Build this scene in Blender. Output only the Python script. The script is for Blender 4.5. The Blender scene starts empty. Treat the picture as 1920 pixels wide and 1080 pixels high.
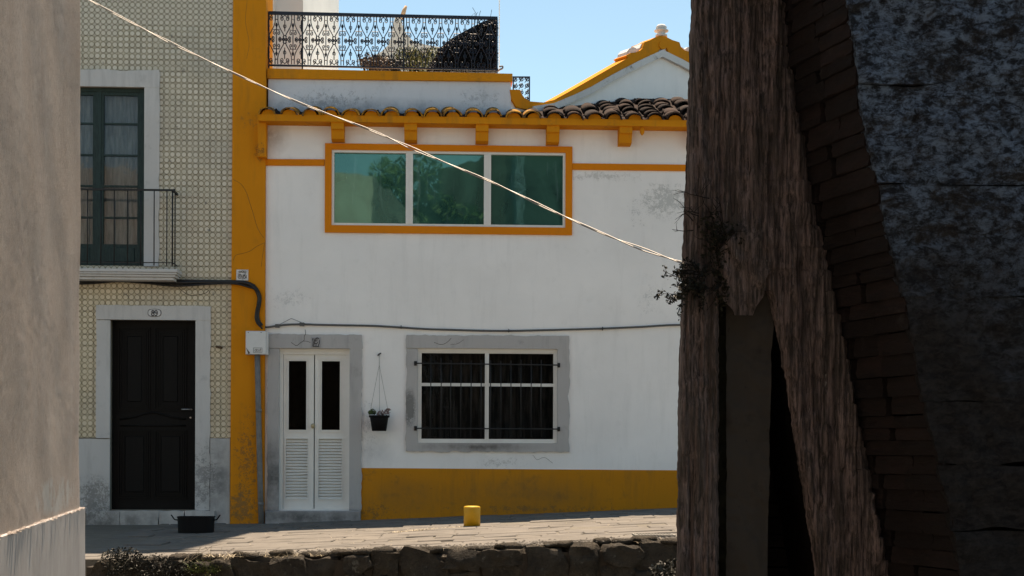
import bpy, math, random
from mathutils import Vector, Matrix, noise
from math import radians as R, sin, cos, pi, tan
random.seed(7)
S = bpy.context.scene
COL = S.collection

# ------------------------------------------------------------------ camera, sky, sun, exposure
F = 2667.0          # focal length in photo pixels (50 mm on a 36 mm wide sensor, 1920 px)
HY = 850.0          # row of the horizon
ROLL = 0.0035
cd = bpy.data.cameras.new('camera'); cam = bpy.data.objects.new('camera', cd); COL.objects.link(cam)
cd.lens = 50.0; cd.sensor_width = 36.0; cd.shift_y = (HY - 540.0) / 1920.0; cd.clip_end = 2000
cam.matrix_world = Matrix.Rotation(pi / 2, 4, 'X') @ Matrix.Rotation(ROLL, 4, 'Z')
S.camera = cam
SUN_EL = 70.5
SUN_AZ = 1.0        # degrees from +Y towards +X
w = bpy.data.worlds.new('World'); S.world = w; w.use_nodes = True
nt = w.node_tree; nt.nodes.clear()
sky = nt.nodes.new('ShaderNodeTexSky'); sky.sky_type = 'NISHITA'; sky.sun_disc = False
sky.sun_elevation = R(SUN_EL); sky.sun_rotation = R(SUN_AZ); sky.air_density = 0.72; sky.dust_density = 0.15; sky.ozone_density = 0.3
bg = nt.nodes.new('ShaderNodeBackground'); bg.inputs[1].default_value = 0.052
wo = nt.nodes.new('ShaderNodeOutputWorld')
tint = nt.nodes.new('ShaderNodeMix'); tint.data_type = 'RGBA'; tint.blend_type = 'MULTIPLY'; tint.inputs[0].default_value = 1.0; tint.inputs[7].default_value = (0.80, 0.99, 0.90, 1)
nt.links.new(sky.outputs[0], tint.inputs[6]); nt.links.new(tint.outputs[2], bg.inputs[0]); nt.links.new(bg.outputs[0], wo.inputs[0])
sd = bpy.data.lights.new('sun', 'SUN'); sd.energy = 2.3; sd.angle = R(0.5); sd.color = (1.0, 0.93, 0.82)
sun = bpy.data.objects.new('sun', sd); COL.objects.link(sun)
_d = Vector((sin(R(SUN_AZ)) * cos(R(SUN_EL)), cos(R(SUN_AZ)) * cos(R(SUN_EL)), sin(R(SUN_EL))))
sun.rotation_euler = _d.to_track_quat('Z', 'Y').to_euler(); sun.location = _d * 60
S.view_settings.view_transform = 'Standard'; S.view_settings.look = 'None'
S.view_settings.gamma = 1.0; S.view_settings.use_curve_mapping = False
S.view_settings.exposure = 2.3
S.view_settings.use_white_balance = True; S.view_settings.white_balance_temperature = 8200; S.view_settings.white_balance_tint = 17.0

# ------------------------------------------------------------------ pixel to place
def ray(px, py):
    a, b = (px - 960) / F, (HY - py) / F
    return Vector((a * cos(ROLL) - b * sin(ROLL), 1.0, a * sin(ROLL) + b * cos(ROLL)))
def W(px, py, Y):
    return ray(px, py) * Y
TH = math.atan(0.0485)
FO = Vector((0, 18.6, 0))
FU = Vector((cos(TH), sin(TH), 0)); FN = Vector((sin(TH), -cos(TH), 0))
def Q(px, py, off=0.0):
    """a point of the photo on the street front (off metres proud of it), in the front's own coordinates"""
    r = ray(px, py)
    t = (FO + FN * off).dot(FN) / r.dot(FN)
    p = r * t - FO
    return Vector((p.dot(FU), -off, p.z))
def rect(x0, y0, x1, y1, off=0.0):
    a = Q(x0, y0, off); b = Q(x1, y1, off); c = Q(x1, y0, off); d = Q(x0, y1, off)
    return ((a.x + d.x) / 2, (b.x + c.x) / 2, (b.z + d.z) / 2, (a.z + c.z) / 2)   # u0,u1,z0,z1

# ------------------------------------------------------------------ mesh helpers
class MB:
    def __init__(s): s.v = []; s.f = []; s.sm = []
    def add(s, vs, fs, smooth=False):
        k = len(s.v); s.v += [tuple(p) for p in vs]
        for f in fs: s.f.append(tuple(i + k for i in f)); s.sm.append(smooth)
        return s
    def box(s, x0, x1, y0, y1, z0, z1):
        if x0 > x1: x0, x1 = x1, x0
        if y0 > y1: y0, y1 = y1, y0
        if z0 > z1: z0, z1 = z1, z0
        v = [(x0, y0, z0), (x1, y0, z0), (x1, y1, z0), (x0, y1, z0), (x0, y0, z1), (x1, y0, z1), (x1, y1, z1), (x0, y1, z1)]
        return s.add(v, [(0, 3, 2, 1), (4, 5, 6, 7), (0, 1, 5, 4), (1, 2, 6, 5), (2, 3, 7, 6), (3, 0, 4, 7)])
    def bbox(s, x0, x1, y0, y1, z0, z1, b=0.006):
        """box whose front edges are chamfered"""
        if z0 > z1: z0, z1 = z1, z0
        v = [(x0 + b, y0, z0 + b), (x1 - b, y0, z0 + b), (x1 - b, y0, z1 - b), (x0 + b, y0, z1 - b),
             (x0, y0 + b, z0), (x1, y0 + b, z0), (x1, y0 + b, z1), (x0, y0 + b, z1),
             (x0, y1, z0), (x1, y1, z0), (x1, y1, z1), (x0, y1, z1)]
        f = [(0, 1, 2, 3)] + [(i, i + 4, (i + 1) % 4 + 4, (i + 1) % 4) for i in range(4)] + \
            [(i + 4, i + 8, (i + 1) % 4 + 8, (i + 1) % 4 + 4) for i in range(4)] + [(11, 10, 9, 8)]
        return s.add(v, f)
    def poly(s, pts, y0, y1):
        """outline pts (x,z) extruded from y0 (front) to y1"""
        n = len(pts)
        a = sum(pts[i][0] * pts[(i + 1) % n][1] - pts[(i + 1) % n][0] * pts[i][1] for i in range(n))
        if a < 0: pts = pts[::-1]
        v = [(p[0], y0, p[1]) for p in pts] + [(p[0], y1, p[1]) for p in pts]
        f = [tuple(range(n)), tuple(range(2 * n - 1, n - 1, -1))] + [(i, i + n, (i + 1) % n + n, (i + 1) % n) for i in range(n)]
        return s.add(v, f)
    def tube(s, path, r, n=6, cap=True):
        path = [Vector(p) for p in path]
        rs = r if isinstance(r, (list, tuple)) else [r] * len(path)
        vs = []; ref = None
        for i, p in enumerate(path):
            t = (path[min(i + 1, len(path) - 1)] - path[max(i - 1, 0)])
            if t.length < 1e-9: t = Vector((0, 0, 1))
            t.normalize()
            if ref is None: ref = t.cross(Vector((0.3, 0.2, 1) if abs(t.z) < 0.9 else (1, 0.1, 0))).normalized()
            ref = (ref - t * ref.dot(t)).normalized(); b = t.cross(ref)
            for k in range(n):
                a = 2 * pi * k / n
                vs.append(p + (ref * cos(a) + b * sin(a)) * rs[i])
        fs = []
        for i in range(len(path) - 1):
            for k in range(n):
                a0 = i * n + k; a1 = i * n + (k + 1) % n
                fs.append((a0, a1, a1 + n, a0 + n))
        s.add(vs, fs, n > 4)
        if cap:
            s.f.append(tuple(len(s.v) - len(vs) + k for k in range(n))[::-1]); s.sm.append(False)
            s.f.append(tuple(len(s.v) - n + k for k in range(n))); s.sm.append(False)
        return s
    def lathe(s, prof, c=(0, 0, 0), n=20):
        vs = []
        for r, z in prof:
            for k in range(n):
                a = 2 * pi * k / n; vs.append((c[0] + r * cos(a), c[1] + r * sin(a), c[2] + z))
        fs = []
        for i in range(len(prof) - 1):
            for k in range(n):
                a0 = i * n + k; a1 = i * n + (k + 1) % n
                fs.append((a0, a1, a1 + n, a0 + n))
        s.add(vs, fs, True)
        s.f.append(tuple(len(s.v) - n + k for k in range(n))); s.sm.append(False)
        s.f.append(tuple(len(s.v) - len(vs) + k for k in range(n))[::-1]); s.sm.append(False)
        return s
    def mesh(s, name, m):
        me = bpy.data.meshes.new(name); me.from_pydata(s.v, [], s.f)
        me.polygons.foreach_set('use_smooth', s.sm)
        if m: me.materials.append(m)
        me.update(); return me
    def build(s, name, m, parent=None, loc=None, label=None, kind=None):
        o = bpy.data.objects.new(name, s.mesh(name, m)); COL.objects.link(o)
        if parent: o.parent = parent
        if loc is not None: o.location = loc
        if label: o['label'] = label
        if kind: o['kind'] = kind
        return o
def inst(name, me, parent=None, loc=(0, 0, 0), rot=(0, 0, 0), sc=(1, 1, 1), label=None):
    o = bpy.data.objects.new(name, me); COL.objects.link(o)
    if parent: o.parent = parent
    o.location = loc; o.rotation_euler = rot; o.scale = sc
    if label: o['label'] = label
    return o
def tag(o, label, cat, group=None):
    o['label'] = label; o['category'] = cat
    if group: o['group'] = group
    return o
def thing(name, label, cat, loc=(0, 0, 0), rz=0.0, group=None):
    o = bpy.data.objects.new(name, None); COL.objects.link(o); o.location = loc; o.rotation_euler = (0, 0, rz)
    o.empty_display_size = 0.2
    return tag(o, label, cat, group)
def front_thing(name, label, cat, group=None):      # a thing that lives in the street front's coordinates
    return thing(name, label, cat, FO, TH, group)
def nz(*a): return noise.noise(Vector(a))
def rough_rect(u0, u1, z0, z1, j=0.008, step=0.05, sides='LRTB', seed=0.0):
    """outline of a stone with worn, uneven edges"""
    pts = []
    def run(a, b, side):
        n = max(1, int((Vector(b) - Vector(a)).length / step))
        for i in range(n):
            t = i / n; x = a[0] + (b[0] - a[0]) * t; z = a[1] + (b[1] - a[1]) * t
            if side in sides:
                d = (nz(x * 6, z * 6, seed) + 0.6 * nz(x * 19, z * 19, seed + 5)) * j
                if side in 'LR': x += d
                else: z += d
            pts.append((x, z))
    run((u0, z0), (u1, z0), 'B'); run((u1, z0), (u1, z1), 'R'); run((u1, z1), (u0, z1), 'T'); run((u0, z1), (u0, z0), 'L')
    return pts
def wall_holes(u0, u1, z0, z1, holes, y0, y1):
    us = sorted({u0, u1, *[h[0] for h in holes], *[h[1] for h in holes]})
    zs = sorted({z0, z1, *[h[2] for h in holes], *[h[3] for h in holes]})
    mb = MB()
    def inside(u, z): return any(h[0] < u < h[1] and h[2] < z < h[3] for h in holes)
    for a, b in zip(us, us[1:]):
        for c, d in zip(zs, zs[1:]):
            if inside((a + b) / 2, (c + d) / 2): continue
            mb.add([(a, y0, c), (b, y0, c), (b, y0, d), (a, y0, d)], [(0, 1, 2, 3)])
            mb.add([(a, y1, c), (b, y1, c), (b, y1, d), (a, y1, d)], [(3, 2, 1, 0)])
    for (a, b, c, d) in holes:
        mb.add([(a, y0, c), (b, y0, c), (b, y0, d), (a, y0, d), (a, y1, c), (b, y1, c), (b, y1, d), (a, y1, d)],
               [(0, 4, 5, 1), (1, 5, 6, 2), (2, 6, 7, 3), (3, 7, 4, 0)])
    mb.add([(u0, y0, z0), (u1, y0, z0), (u1, y0, z1), (u0, y0, z1), (u0, y1, z0), (u1, y1, z0), (u1, y1, z1), (u0, y1, z1)],
           [(0, 1, 5, 4), (1, 2, 6, 5), (2, 3, 7, 6), (3, 0, 4, 7)])
    return mb
def frame_mb(u0, u1, z0, z1, t, y0, y1, mb=None, tt=None, tb=None):
    mb = mb or MB(); tt = tt or t; tb = tb or t
    mb.box(u0, u1, y0, y1, z1 - tt, z1); mb.box(u0, u1, y0, y1, z0, z0 + tb)
    mb.box(u0, u0 + t, y0, y1, z0 + tb, z1 - tt); mb.box(u1 - t, u1, y0, y1, z0 + tb, z1 - tt)
    return mb

# ------------------------------------------------------------------ materials
class N:
    """small node-tree writer"""
    def __init__(s, name):
        s.m = bpy.data.materials.new(name); s.m.use_nodes = True; s.t = s.m.node_tree; s.t.nodes.clear()
        s.out = s.n('ShaderNodeOutputMaterial'); s.p = s.n('ShaderNodeBsdfPrincipled'); s.l(s.p.outputs[0], s.out.inputs[0])
        s.tc = s.n('ShaderNodeTexCoord').outputs['Object']
        s.h = None
    def n(s, k, **kw):
        x = s.t.nodes.new(k)
        for a, b in kw.items(): setattr(x, a, b)
        return x
    def l(s, a, b): s.t.links.new(a, b)
    def set(s, inp, v):
        if hasattr(v, 'links') or hasattr(v, 'is_linked'): s.l(v, inp)
        else: inp.default_value = v
    def map(s, sc=(1, 1, 1), loc=(0, 0, 0), rot=(0, 0, 0), src=None):
        x = s.n('ShaderNodeMapping'); s.l(src or s.tc, x.inputs[0]); x.inputs['Scale'].default_value = sc
        x.inputs['Location'].default_value = loc; x.inputs['Rotation'].default_value = rot
        return x.outputs[0]
    def noise(s, scale, detail=6, rough=0.6, vec=None, dist=0.0):
        x = s.n('ShaderNodeTexNoise'); s.l(vec or s.tc, x.inputs['Vector'])
        x.inputs['Scale'].default_value = scale; x.inputs['Detail'].default_value = detail
        x.inputs['Roughness'].default_value = rough; x.inputs['Distortion'].default_value = dist
        return x.outputs['Fac']
    def voro(s, scale, feature='F1', vec=None, out='Distance'):
        x = s.n('ShaderNodeTexVoronoi', feature=feature); s.l(vec or s.tc, x.inputs['Vector']); x.inputs['Scale'].default_value = scale
        return x.outputs[out]
    def ramp(s, f, stops):
        x = s.n('ShaderNodeValToRGB'); s.l(f, x.inputs[0]); e = x.color_ramp.elements
        while len(e) < len(stops): e.new(0.5)
        for i, (p, c) in enumerate(stops):
            e[i].position = p; e[i].color = (c, c, c, 1) if isinstance(c, (int, float)) else (*c, 1)
        return x.outputs[0]
    def math(s, op, a, b=0.0, c=None):
        x = s.n('ShaderNodeMath', operation=op); s.set(x.inputs[0], a); s.set(x.inputs[1], b)
        if c is not None: s.set(x.inputs[2], c)
        return x.outputs[0]
    def mix(s, f, a, b, mode='MIX'):
        x = s.n('ShaderNodeMix', data_type='RGBA', blend_type=mode)
        s.set(x.inputs[0], f)
        for i, v in ((6, a), (7, b)):
            if isinstance(v, (tuple, list)): x.inputs[i].default_value = (*v[:3], 1)
            else: s.l(v, x.inputs[i])
        return x.outputs[2]
    def blob(s, c, r):
        """1 at centre c, 0 beyond the ellipsoid radii r"""
        v = s.map(sc=(1 / r[0], 1 / r[1], 1 / r[2]), loc=(-c[0] / r[0], -c[1] / r[1], -c[2] / r[2]))
        x = s.n('ShaderNodeVectorMath', operation='LENGTH'); s.l(v, x.inputs[0])
        return s.math('SUBTRACT', 1.0, x.outputs['Value'])
    def bump(s, h, strength=0.4, dist=0.01):
        x = s.n('ShaderNodeBump'); x.inputs['Strength'].default_value = strength; x.inputs['Distance'].default_value = dist
        s.l(h, x.inputs['Height'])
        if s.h: s.l(s.h, x.inputs['Normal'])
        s.h = x.outputs[0]; s.l(s.h, s.p.inputs['Normal']); return s
    def done(s, col, rough=0.85, spec=0.3, metal=0.0):
        if isinstance(col, (tuple, list)): s.p.inputs['Base Color'].default_value = (*col[:3], 1)
        else: s.l(col, s.p.inputs['Base Color'])
        s.set(s.p.inputs['Roughness'], rough); s.p.inputs['Specular IOR Level'].default_value = spec
        s.p.inputs['Metallic'].default_value = metal
        return s.m
    def rnd(s):
        return s.n('ShaderNodeObjectInfo').outputs['Random']
    def sep(s, src=None):
        x = s.n('ShaderNodeSeparateXYZ'); s.l(src or s.tc, x.inputs[0]); return x.outputs

def m_simple(name, col, rough=0.6, spec=0.3, metal=0.0, var=0.15, scale=8.0, bump=0.15):
    k = N(name); f = k.noise(scale, 8, 0.65)
    c = k.mix(k.ramp(f, [(0.3, 0.0), (0.7, 1.0)]), tuple(x * (1 - var) for x in col), tuple(min(1, x * (1 + var)) for x in col))
    if bump: k.bump(k.noise(scale * 8, 4), bump, 0.004)
    return k.done(c, rough, spec, metal)

def m_painted_wall(name, col, dirt, seed=0.0, amount=0.5, spots=(), streak=0.5, smudges=()):
    k = N(name)
    v = k.map(loc=(seed + .31, seed + .37, seed + .63))
    big = k.noise(0.9, 5, 0.6, v); mid = k.noise(5.0, 8, 0.7, v)
    st = k.noise(3.0, 6, 0.65, k.map(sc=(2.6, 2.6, 0.35), loc=(seed, .43, .2)))
    c = k.mix(k.ramp(big, [(0.3, 0.0), (0.75, 1.0)]), tuple(x * 0.93 for x in col), tuple(min(1, x * 1.05) for x in col))
    c = k.mix(k.math('MULTIPLY', k.ramp(st, [(0.52, 0.0), (0.8, 1.0)]), streak), c, dirt)
    c = k.mix(k.math('MULTIPLY', k.ramp(mid, [(0.58, 0.0), (0.75, 1.0)]), amount), c, dirt)
    # fine specks
    sp = k.noise(38.0, 3, 0.5, v)
    c = k.mix(k.math('MULTIPLY', k.ramp(sp, [(0.70, 0.0), (0.76, 1.0)]), 0.5 * amount), c, tuple(x * 0.5 for x in dirt))
    pits = None
    for (cc, rr, dcol, thr) in spots:           # peeling or mould with a place of its own
        b = k.blob(cc, rr)
        f = k.math('MULTIPLY_ADD', k.noise(13.0, 8, 0.75, v), 0.5, k.math('MULTIPLY', k.noise(55.0, 8, 0.8, v), 0.5))
        f = k.math('ADD', f, k.math('MULTIPLY', k.math('MAXIMUM', b, -1.0), 0.13))
        f = k.math('MULTIPLY', k.ramp(f, [(thr - .01, 0.0), (thr + 0.045, 1.0)]), 0.62)
        f = k.math('MULTIPLY', f, k.ramp(b, [(0.0, 0.0), (0.45, 1.0)]))
        c = k.mix(f, c, dcol); pits = f if pits is None else k.math('MAXIMUM', pits, f)
    for (cc, rr, dcol, a) in smudges:
        b = k.ramp(k.blob(cc, rr), [(0.0, 0.0), (0.9, 1.0)])
        b = k.math('MULTIPLY', b, k.math('MULTIPLY', k.ramp(mid, [(0.3, 0.2), (0.6, 1.0)]), a))
        c = k.mix(b, c, dcol)
    k.bump(k.noise(2.2, 4, 0.5, v), 0.35, 0.03)
    k.bump(k.noise(60.0, 5, 0.6, v), 0.25, 0.004)
    if pits is not None: k.bump(k.math('SUBTRACT', 1.0, pits), 0.5, 0.004)
    return k.done(c, 0.9, 0.15)

def uz(px, py):
    q = Q(px, py); return (q.x, 0.0, q.z)
M = {}
M['white'] = m_painted_wall('white_limewash', (0.85, 0.835, 0.825), (0.46, 0.46, 0.45), 0, 0.16, streak=0.20, spots=[
    (uz(1250, 375), (0.50, 0.6, 0.32), (0.40, 0.41, 0.40), 0.56), (uz(1215, 560), (0.22, 0.6, 0.45), (0.55, 0.56, 0.55), 0.62),
    (uz(1195, 400), (0.25, 0.6, 0.35), (0.5, 0.5, 0.5), 0.62), (uz(1130, 330), (0.9, 0.6, 0.12), (0.5, 0.49, 0.47), 0.60), (uz(540, 560), (0.5, 0.6, 0.25), (0.55, 0.55, 0.55), 0.61), (uz(690, 800), (0.2, 0.6, 0.6), (0.5, 0.5, 0.5), 0.60), (uz(940, 868), (0.5, 0.6, 0.14), (0.5, 0.49, 0.47), 0.60)],
    smudges=[(uz(505, 255), (0.30, 0.6, 0.30), (0.33, 0.26, 0.2), 0.8), (uz(700, 850), (0.3, 0.6, 0.3), (0.45, 0.45, 0.46), 0.6)])
M['parapet'] = m_painted_wall('weathered_parapet_white', (0.64, 0.67, 0.72), (0.22, 0.24, 0.27), 3.1, 0.35, streak=0.25, spots=[
    (uz(620, 190), (1.0, 0.8, 0.28), (0.22, 0.24, 0.26), 0.60), (uz(900, 180), (0.45, 0.8, 0.25), (0.35, 0.37, 0.4), 0.60)],
    smudges=[(uz(700, 212), (2.4, 0.8, 0.24), (0.20, 0.23, 0.28), 0.95)])
M['moulding'] = m_painted_wall('grimy_moulding_white', (0.62, 0.61, 0.60), (0.10, 0.10, 0.10), 14.0, 0.95, streak=0.3)
M['ochre'] = m_painted_wall('ochre_paint', (0.66, 0.235, 0.014), (0.26, 0.12, 0.03), 5.0, 0.30, streak=0.4, spots=[
    (uz(465, 860), (0.30, 0.6, 0.95), (0.10, 0.085, 0.06), 0.60), (uz(455, 950), (0.3, 0.6, 0.4), (0.13, 0.11, 0.07), 0.56),
    (uz(490, 285), (0.12, 0.6, 0.20), (0.05, 0.045, 0.04), 0.58), (uz(470, 230), (0.3, 0.6, 0.25), (0.3, 0.16, 0.05), 0.62),
    (uz(700, 960), (0.5, 0.6, 0.18), (0.14, 0.11, 0.07), 0.62)])
M['ochre_low'] = m_painted_wall('grubby_ochre_plinth', (0.56, 0.215, 0.016), (0.20, 0.11, 0.035), 5.5, 0.75, streak=0.5, spots=[(uz(700, 960), (0.6, 0.6, 0.2), (0.12, 0.09, 0.05), 0.60), (uz(1000, 955), (2.2, 0.6, 0.10), (0.14, 0.10, 0.06), 0.60)], smudges=[(uz(980, 930), (1.2, 0.8, 0.3), (0.22, 0.12, 0.04), 0.7), (uz(760, 930), (0.7, 0.8, 0.3), (0.22, 0.12, 0.04), 0.6)])
M['orange'] = m_painted_wall('orange_paint', (0.72, 0.215, 0.013), (0.33, 0.14, 0.03), 9.0, 0.2, streak=0.15)
M['eave'] = m_painted_wall('eave_ochre', (0.66, 0.24, 0.014), (0.16, 0.10, 0.04), 2.0, 0.55, streak=0.5)
M['stone'] = m_painted_wall('grey_limestone', (0.44, 0.425, 0.42), (0.20, 0.19, 0.185), 7.0, 0.45, streak=0.5,
    spots=[(uz(768, 765), (0.10, 0.8, 0.30), (0.05, 0.055, 0.05), 0.50)],
    smudges=[(uz(515, 900), (0.3, 0.8, 0.7), (0.10, 0.10, 0.10), 0.9), (uz(590, 970), (1.2, 0.8, 0.16), (0.07, 0.07, 0.07), 0.9),
             (uz(900, 838), (0.9, 0.8, 0.08), (0.10, 0.09, 0.08), 0.9)])
M['stone_pale'] = m_painted_wall('pale_limestone', (0.55, 0.54, 0.53), (0.20, 0.20, 0.20), 8.0, 0.35, streak=0.4,
    spots=[(uz(380, 900), (0.3, 0.8, 0.7), (0.14, 0.14, 0.14), 0.58), (uz(180, 940), (0.4, 0.8, 0.4), (0.13, 0.12, 0.11), 0.55)],
    smudges=[(uz(200, 980), (1.5, 0.8, 0.3), (0.10, 0.10, 0.095), 0.9), (uz(412, 900), (0.25, 0.8, 0.9), (0.13, 0.13, 0.13), 0.8)])
M['white_paint'] = m_simple('white_gloss_paint', (0.72, 0.71, 0.68), 0.4, 0.4, var=0.06, scale=3)
M['door_black'] = None
k = N('black_varnished_wood'); f = k.noise(9.0, 6, 0.6, k.map(sc=(6, 6, 0.5)))
c = k.mix(f, (0.003, 0.003, 0.003), (0.011, 0.010, 0.0095)); k.bump(k.noise(20, 5, 0.6, k.map(sc=(8, 8, 0.4))), 0.3, 0.004); M['door_black'] = k.done(c, 0.6, 0.12)
k = N('dark_green_wood'); f = k.noise(14.0, 7, 0.7, k.map(sc=(5, 5, 0.6)))
c = k.mix(k.ramp(f, [(0.35, 0.0), (0.6, 1.0)]), (0.008, 0.022, 0.021), (0.022, 0.046, 0.043)); c = k.mix(k.ramp(f, [(0.70, 0.0), (0.76, 1.0)]), c, (0.22, 0.22, 0.20))
M['green_wood'] = k.done(c, 0.6, 0.3)
M['iron'] = m_simple('black_iron', (0.012, 0.013, 0.014), 0.55, 0.4, var=0.4, scale=20)
M['iron_blue'] = m_simple('wrought_iron_blue_black', (0.010, 0.016, 0.030), 0.5, 0.4, var=0.3, scale=20)
M['rubber'] = m_simple('black_cable_sheath', (0.008, 0.008, 0.009), 0.4, 0.4)
M['grey_cable'] = m_simple('grey_cable_sheath', (0.10, 0.10, 0.10), 0.6, 0.3)
M['pipe'] = m_simple('grey_pipe', (0.17, 0.165, 0.16), 0.6, 0.3, var=0.3)
M['silver_wire'] = m_simple('silver_wire', (0.28, 0.27, 0.26), 0.5, 0.5, 0.3)
M['box_plastic'] = m_simple('white_plastic_box', (0.62, 0.63, 0.63), 0.5, 0.4, var=0.05)
M['ink'] = m_simple('black_ink', (0.012, 0.012, 0.016), 0.5, 0.3)
M['enamel'] = m_simple('white_enamel', (0.55, 0.56, 0.57), 0.25, 0.5, var=0.05)
M['plate_grey'] = m_simple('grey_number_tile', (0.33, 0.33, 0.34), 0.5, 0.4, var=0.1)
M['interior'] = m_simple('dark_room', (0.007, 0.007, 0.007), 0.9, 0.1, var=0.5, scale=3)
k = N('curtain_cloth'); f = k.noise(5.0, 5, 0.6, k.map(sc=(6, 1, 0.7))); c = k.mix(k.ramp(f, [(0.35, 0.0), (0.65, 1.0)]), (0.25, 0.24, 0.235), (0.44, 0.42, 0.40)); M['curtain'] = k.done(c, 0.9, 0.1)
k = N('dim_curtain_cloth'); f = k.noise(4.0, 5, 0.6, k.map(sc=(5, 1, 0.6))); c = k.mix(k.ramp(f, [(0.4, 0.0), (0.7, 1.0)]), (0.07, 0.067, 0.062), (0.26, 0.24, 0.22)); M['dim_curtain'] = k.done(c, 0.9, 0.1)
def m_glass(name, tint, refl, rough=0.02, gc=0.9):
    k = N(name); k.t.nodes.remove(k.p)
    a = k.n('ShaderNodeBsdfTransparent'); a.inputs[0].default_value = (*tint, 1)
    g = k.n('ShaderNodeBsdfGlossy'); g.inputs['Roughness'].default_value = rough; g.inputs[0].default_value = (gc, gc, gc, 1)
    b = k.n('ShaderNodeBump'); b.inputs['Strength'].default_value = 0.25; b.inputs['Distance'].default_value = 0.02
    k.l(k.noise(2.5, 3, 0.5), b.inputs['Height']); k.l(b.outputs[0], g.inputs['Normal'])
    lw = k.n('ShaderNodeLayerWeight'); lw.inputs[0].default_value = 0.2
    mx = k.n('ShaderNodeMixShader'); k.l(k.math('ADD', k.math('MULTIPLY', lw.outputs['Fresnel'], 0.14), refl), mx.inputs[0])
    k.l(a.outputs[0], mx.inputs[1]); k.l(g.outputs[0], mx.inputs[2]); k.l(mx.outputs[0], k.out.inputs[0]); return k.m
M['glass'] = m_glass('window_glass', (0.75, 0.78, 0.78), 0.03)
M['glass_dark'] = m_glass('dark_window_glass', (0.60, 0.60, 0.60), 0.022, gc=0.42)
k = N('teal_filmed_glass')
f = k.noise(1.3, 5, 0.55, k.map(sc=(1, 1, 0.8), loc=(3, 0, 1)), 0.6); g = k.noise(2.0, 6, 0.6, k.map(sc=(5, 1, 0.5)))
c = k.mix(k.ramp(f, [(0.40, 0.0), (0.56, 1.0)]), (0.014, 0.060, 0.052), (0.030, 0.110, 0.088))
c = k.mix(k.math('MULTIPLY', k.ramp(g, [(0.60, 0.0), (0.75, 1.0)]), 0.35), c, (0.16, 0.26, 0.27))
k.bump(k.noise(1.6, 2, 0.5), 0.10, 0.02)
M['teal'] = k.done(c, 0.02, 0.9); k.p.inputs['IOR'].default_value = 1.9; k.p.inputs['Specular Tint'].default_value = (0.40, 0.85, 0.70, 1)
# glazed wall tile: two by two rings to the tile, drawn in the glaze
k = N('ring_patterned_glaze')
x, y, z = k.sep()
P = 0.0740
def cell(a): return k.math('SUBTRACT', k.math('FRACT', k.math('DIVIDE', a, P)), 0.5)
cx, cz = cell(k.math('ADD', x, 10 * P)), cell(k.math('ADD', z, 10 * P))
r = k.math('SQRT', k.math('ADD', k.math('MULTIPLY', cx, cx), k.math('MULTIPLY', cz, cz)))
ring = k.math('SUBTRACT', 1.0, k.ramp(k.math('ABSOLUTE', k.math('SUBTRACT', r, 0.445)), [(0.030, 0.0), (0.075, 1.0)]))
inner = k.ramp(r, [(0.34, 1.0), (0.42, 0.0)])
wp = k.n('ShaderNodeNewGeometry').outputs['Position']
wn = k.noise(1.1, 5, 0.6, wp); wn2 = k.noise(7.0, 7, 0.7, wp)
base = k.mix(inner, (0.50, 0.44, 0.32), (0.66, 0.60, 0.50))
base = k.mix(k.math('MULTIPLY', k.rnd(), 0.8), base, (0.55, 0.49, 0.38))
base = k.mix(k.math('MULTIPLY', k.ramp(k.math('ADD', k.sep(wp)[2], k.math('MULTIPLY', wn, 0.8)), [(0.0, 1.0), (1.0, 0.0)]), 0.0), base, (0.6, 0.45, 0.25))
stz = k.math('SUBTRACT', 1.0, k.math('MULTIPLY', k.math('ADD', k.sep(wp)[2], k.math('MULTIPLY', wn, 1.2)), 0.30))
base = k.mix(k.ramp(stz, [(0.02, 0.0), (0.30, 0.40)]), base, (0.66, 0.52, 0.32))
c = k.mix(k.math('MULTIPLY', ring, k.ramp(k.noise(5.0, 3, 0.5, wp), [(0.3, 0.55), (0.6, 1.0)])), base, (0.17, 0.130, 0.072))
c = k.mix(k.math('MULTIPLY', k.ramp(wn, [(0.45, 0.0), (0.75, 1.0)]), 0.35), c, (0.25, 0.25, 0.24))
c = k.mix(k.ramp(wn2, [(0.62, 0.0), (0.70, 0.85)]), c, (0.11, 0.105, 0.10))
k.bump(k.noise(6.0, 3, 0.5, wp), 0.15, 0.01)
M['azulejo'] = k.done(c, k.ramp(wn2, [(0.3, 0.35), (0.7, 0.6)]), 0.4)
M['grout'] = m_simple('tile_mortar', (0.20, 0.18, 0.15), 0.95, 0.1)
k = N('weathered_clay_tile')
wp = k.n('ShaderNodeNewGeometry').outputs['Position']
f = k.noise(9.0, 8, 0.7, wp); g = k.noise(26.0, 6, 0.7, wp)
c = k.mix(k.rnd(), (0.026, 0.019, 0.017), (0.058, 0.037, 0.030))
c = k.mix(k.ramp(f, [(0.45, 0.0), (0.62, 1.0)]), c, (0.020, 0.019, 0.020)); c = k.mix(k.ramp(g, [(0.64, 0.0), (0.72, 0.7)]), c, (0.12, 0.11, 0.09))
k.bump(g, 0.6, 0.008); M['roof'] = k.done(c, 0.95, 0.1)
k = N('ochre_washed_clay_tile')
wp = k.n('ShaderNodeNewGeometry').outputs['Position']
f = k.noise(8.0, 8, 0.7, wp); c = k.mix(k.ramp(f, [(0.42, 0.0), (0.6, 1.0)]), (0.42, 0.20, 0.025), (0.085, 0.065, 0.045)); k.bump(f, 0.5, 0.01); M['roof_edge'] = k.done(c, 0.9, 0.1)
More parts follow.
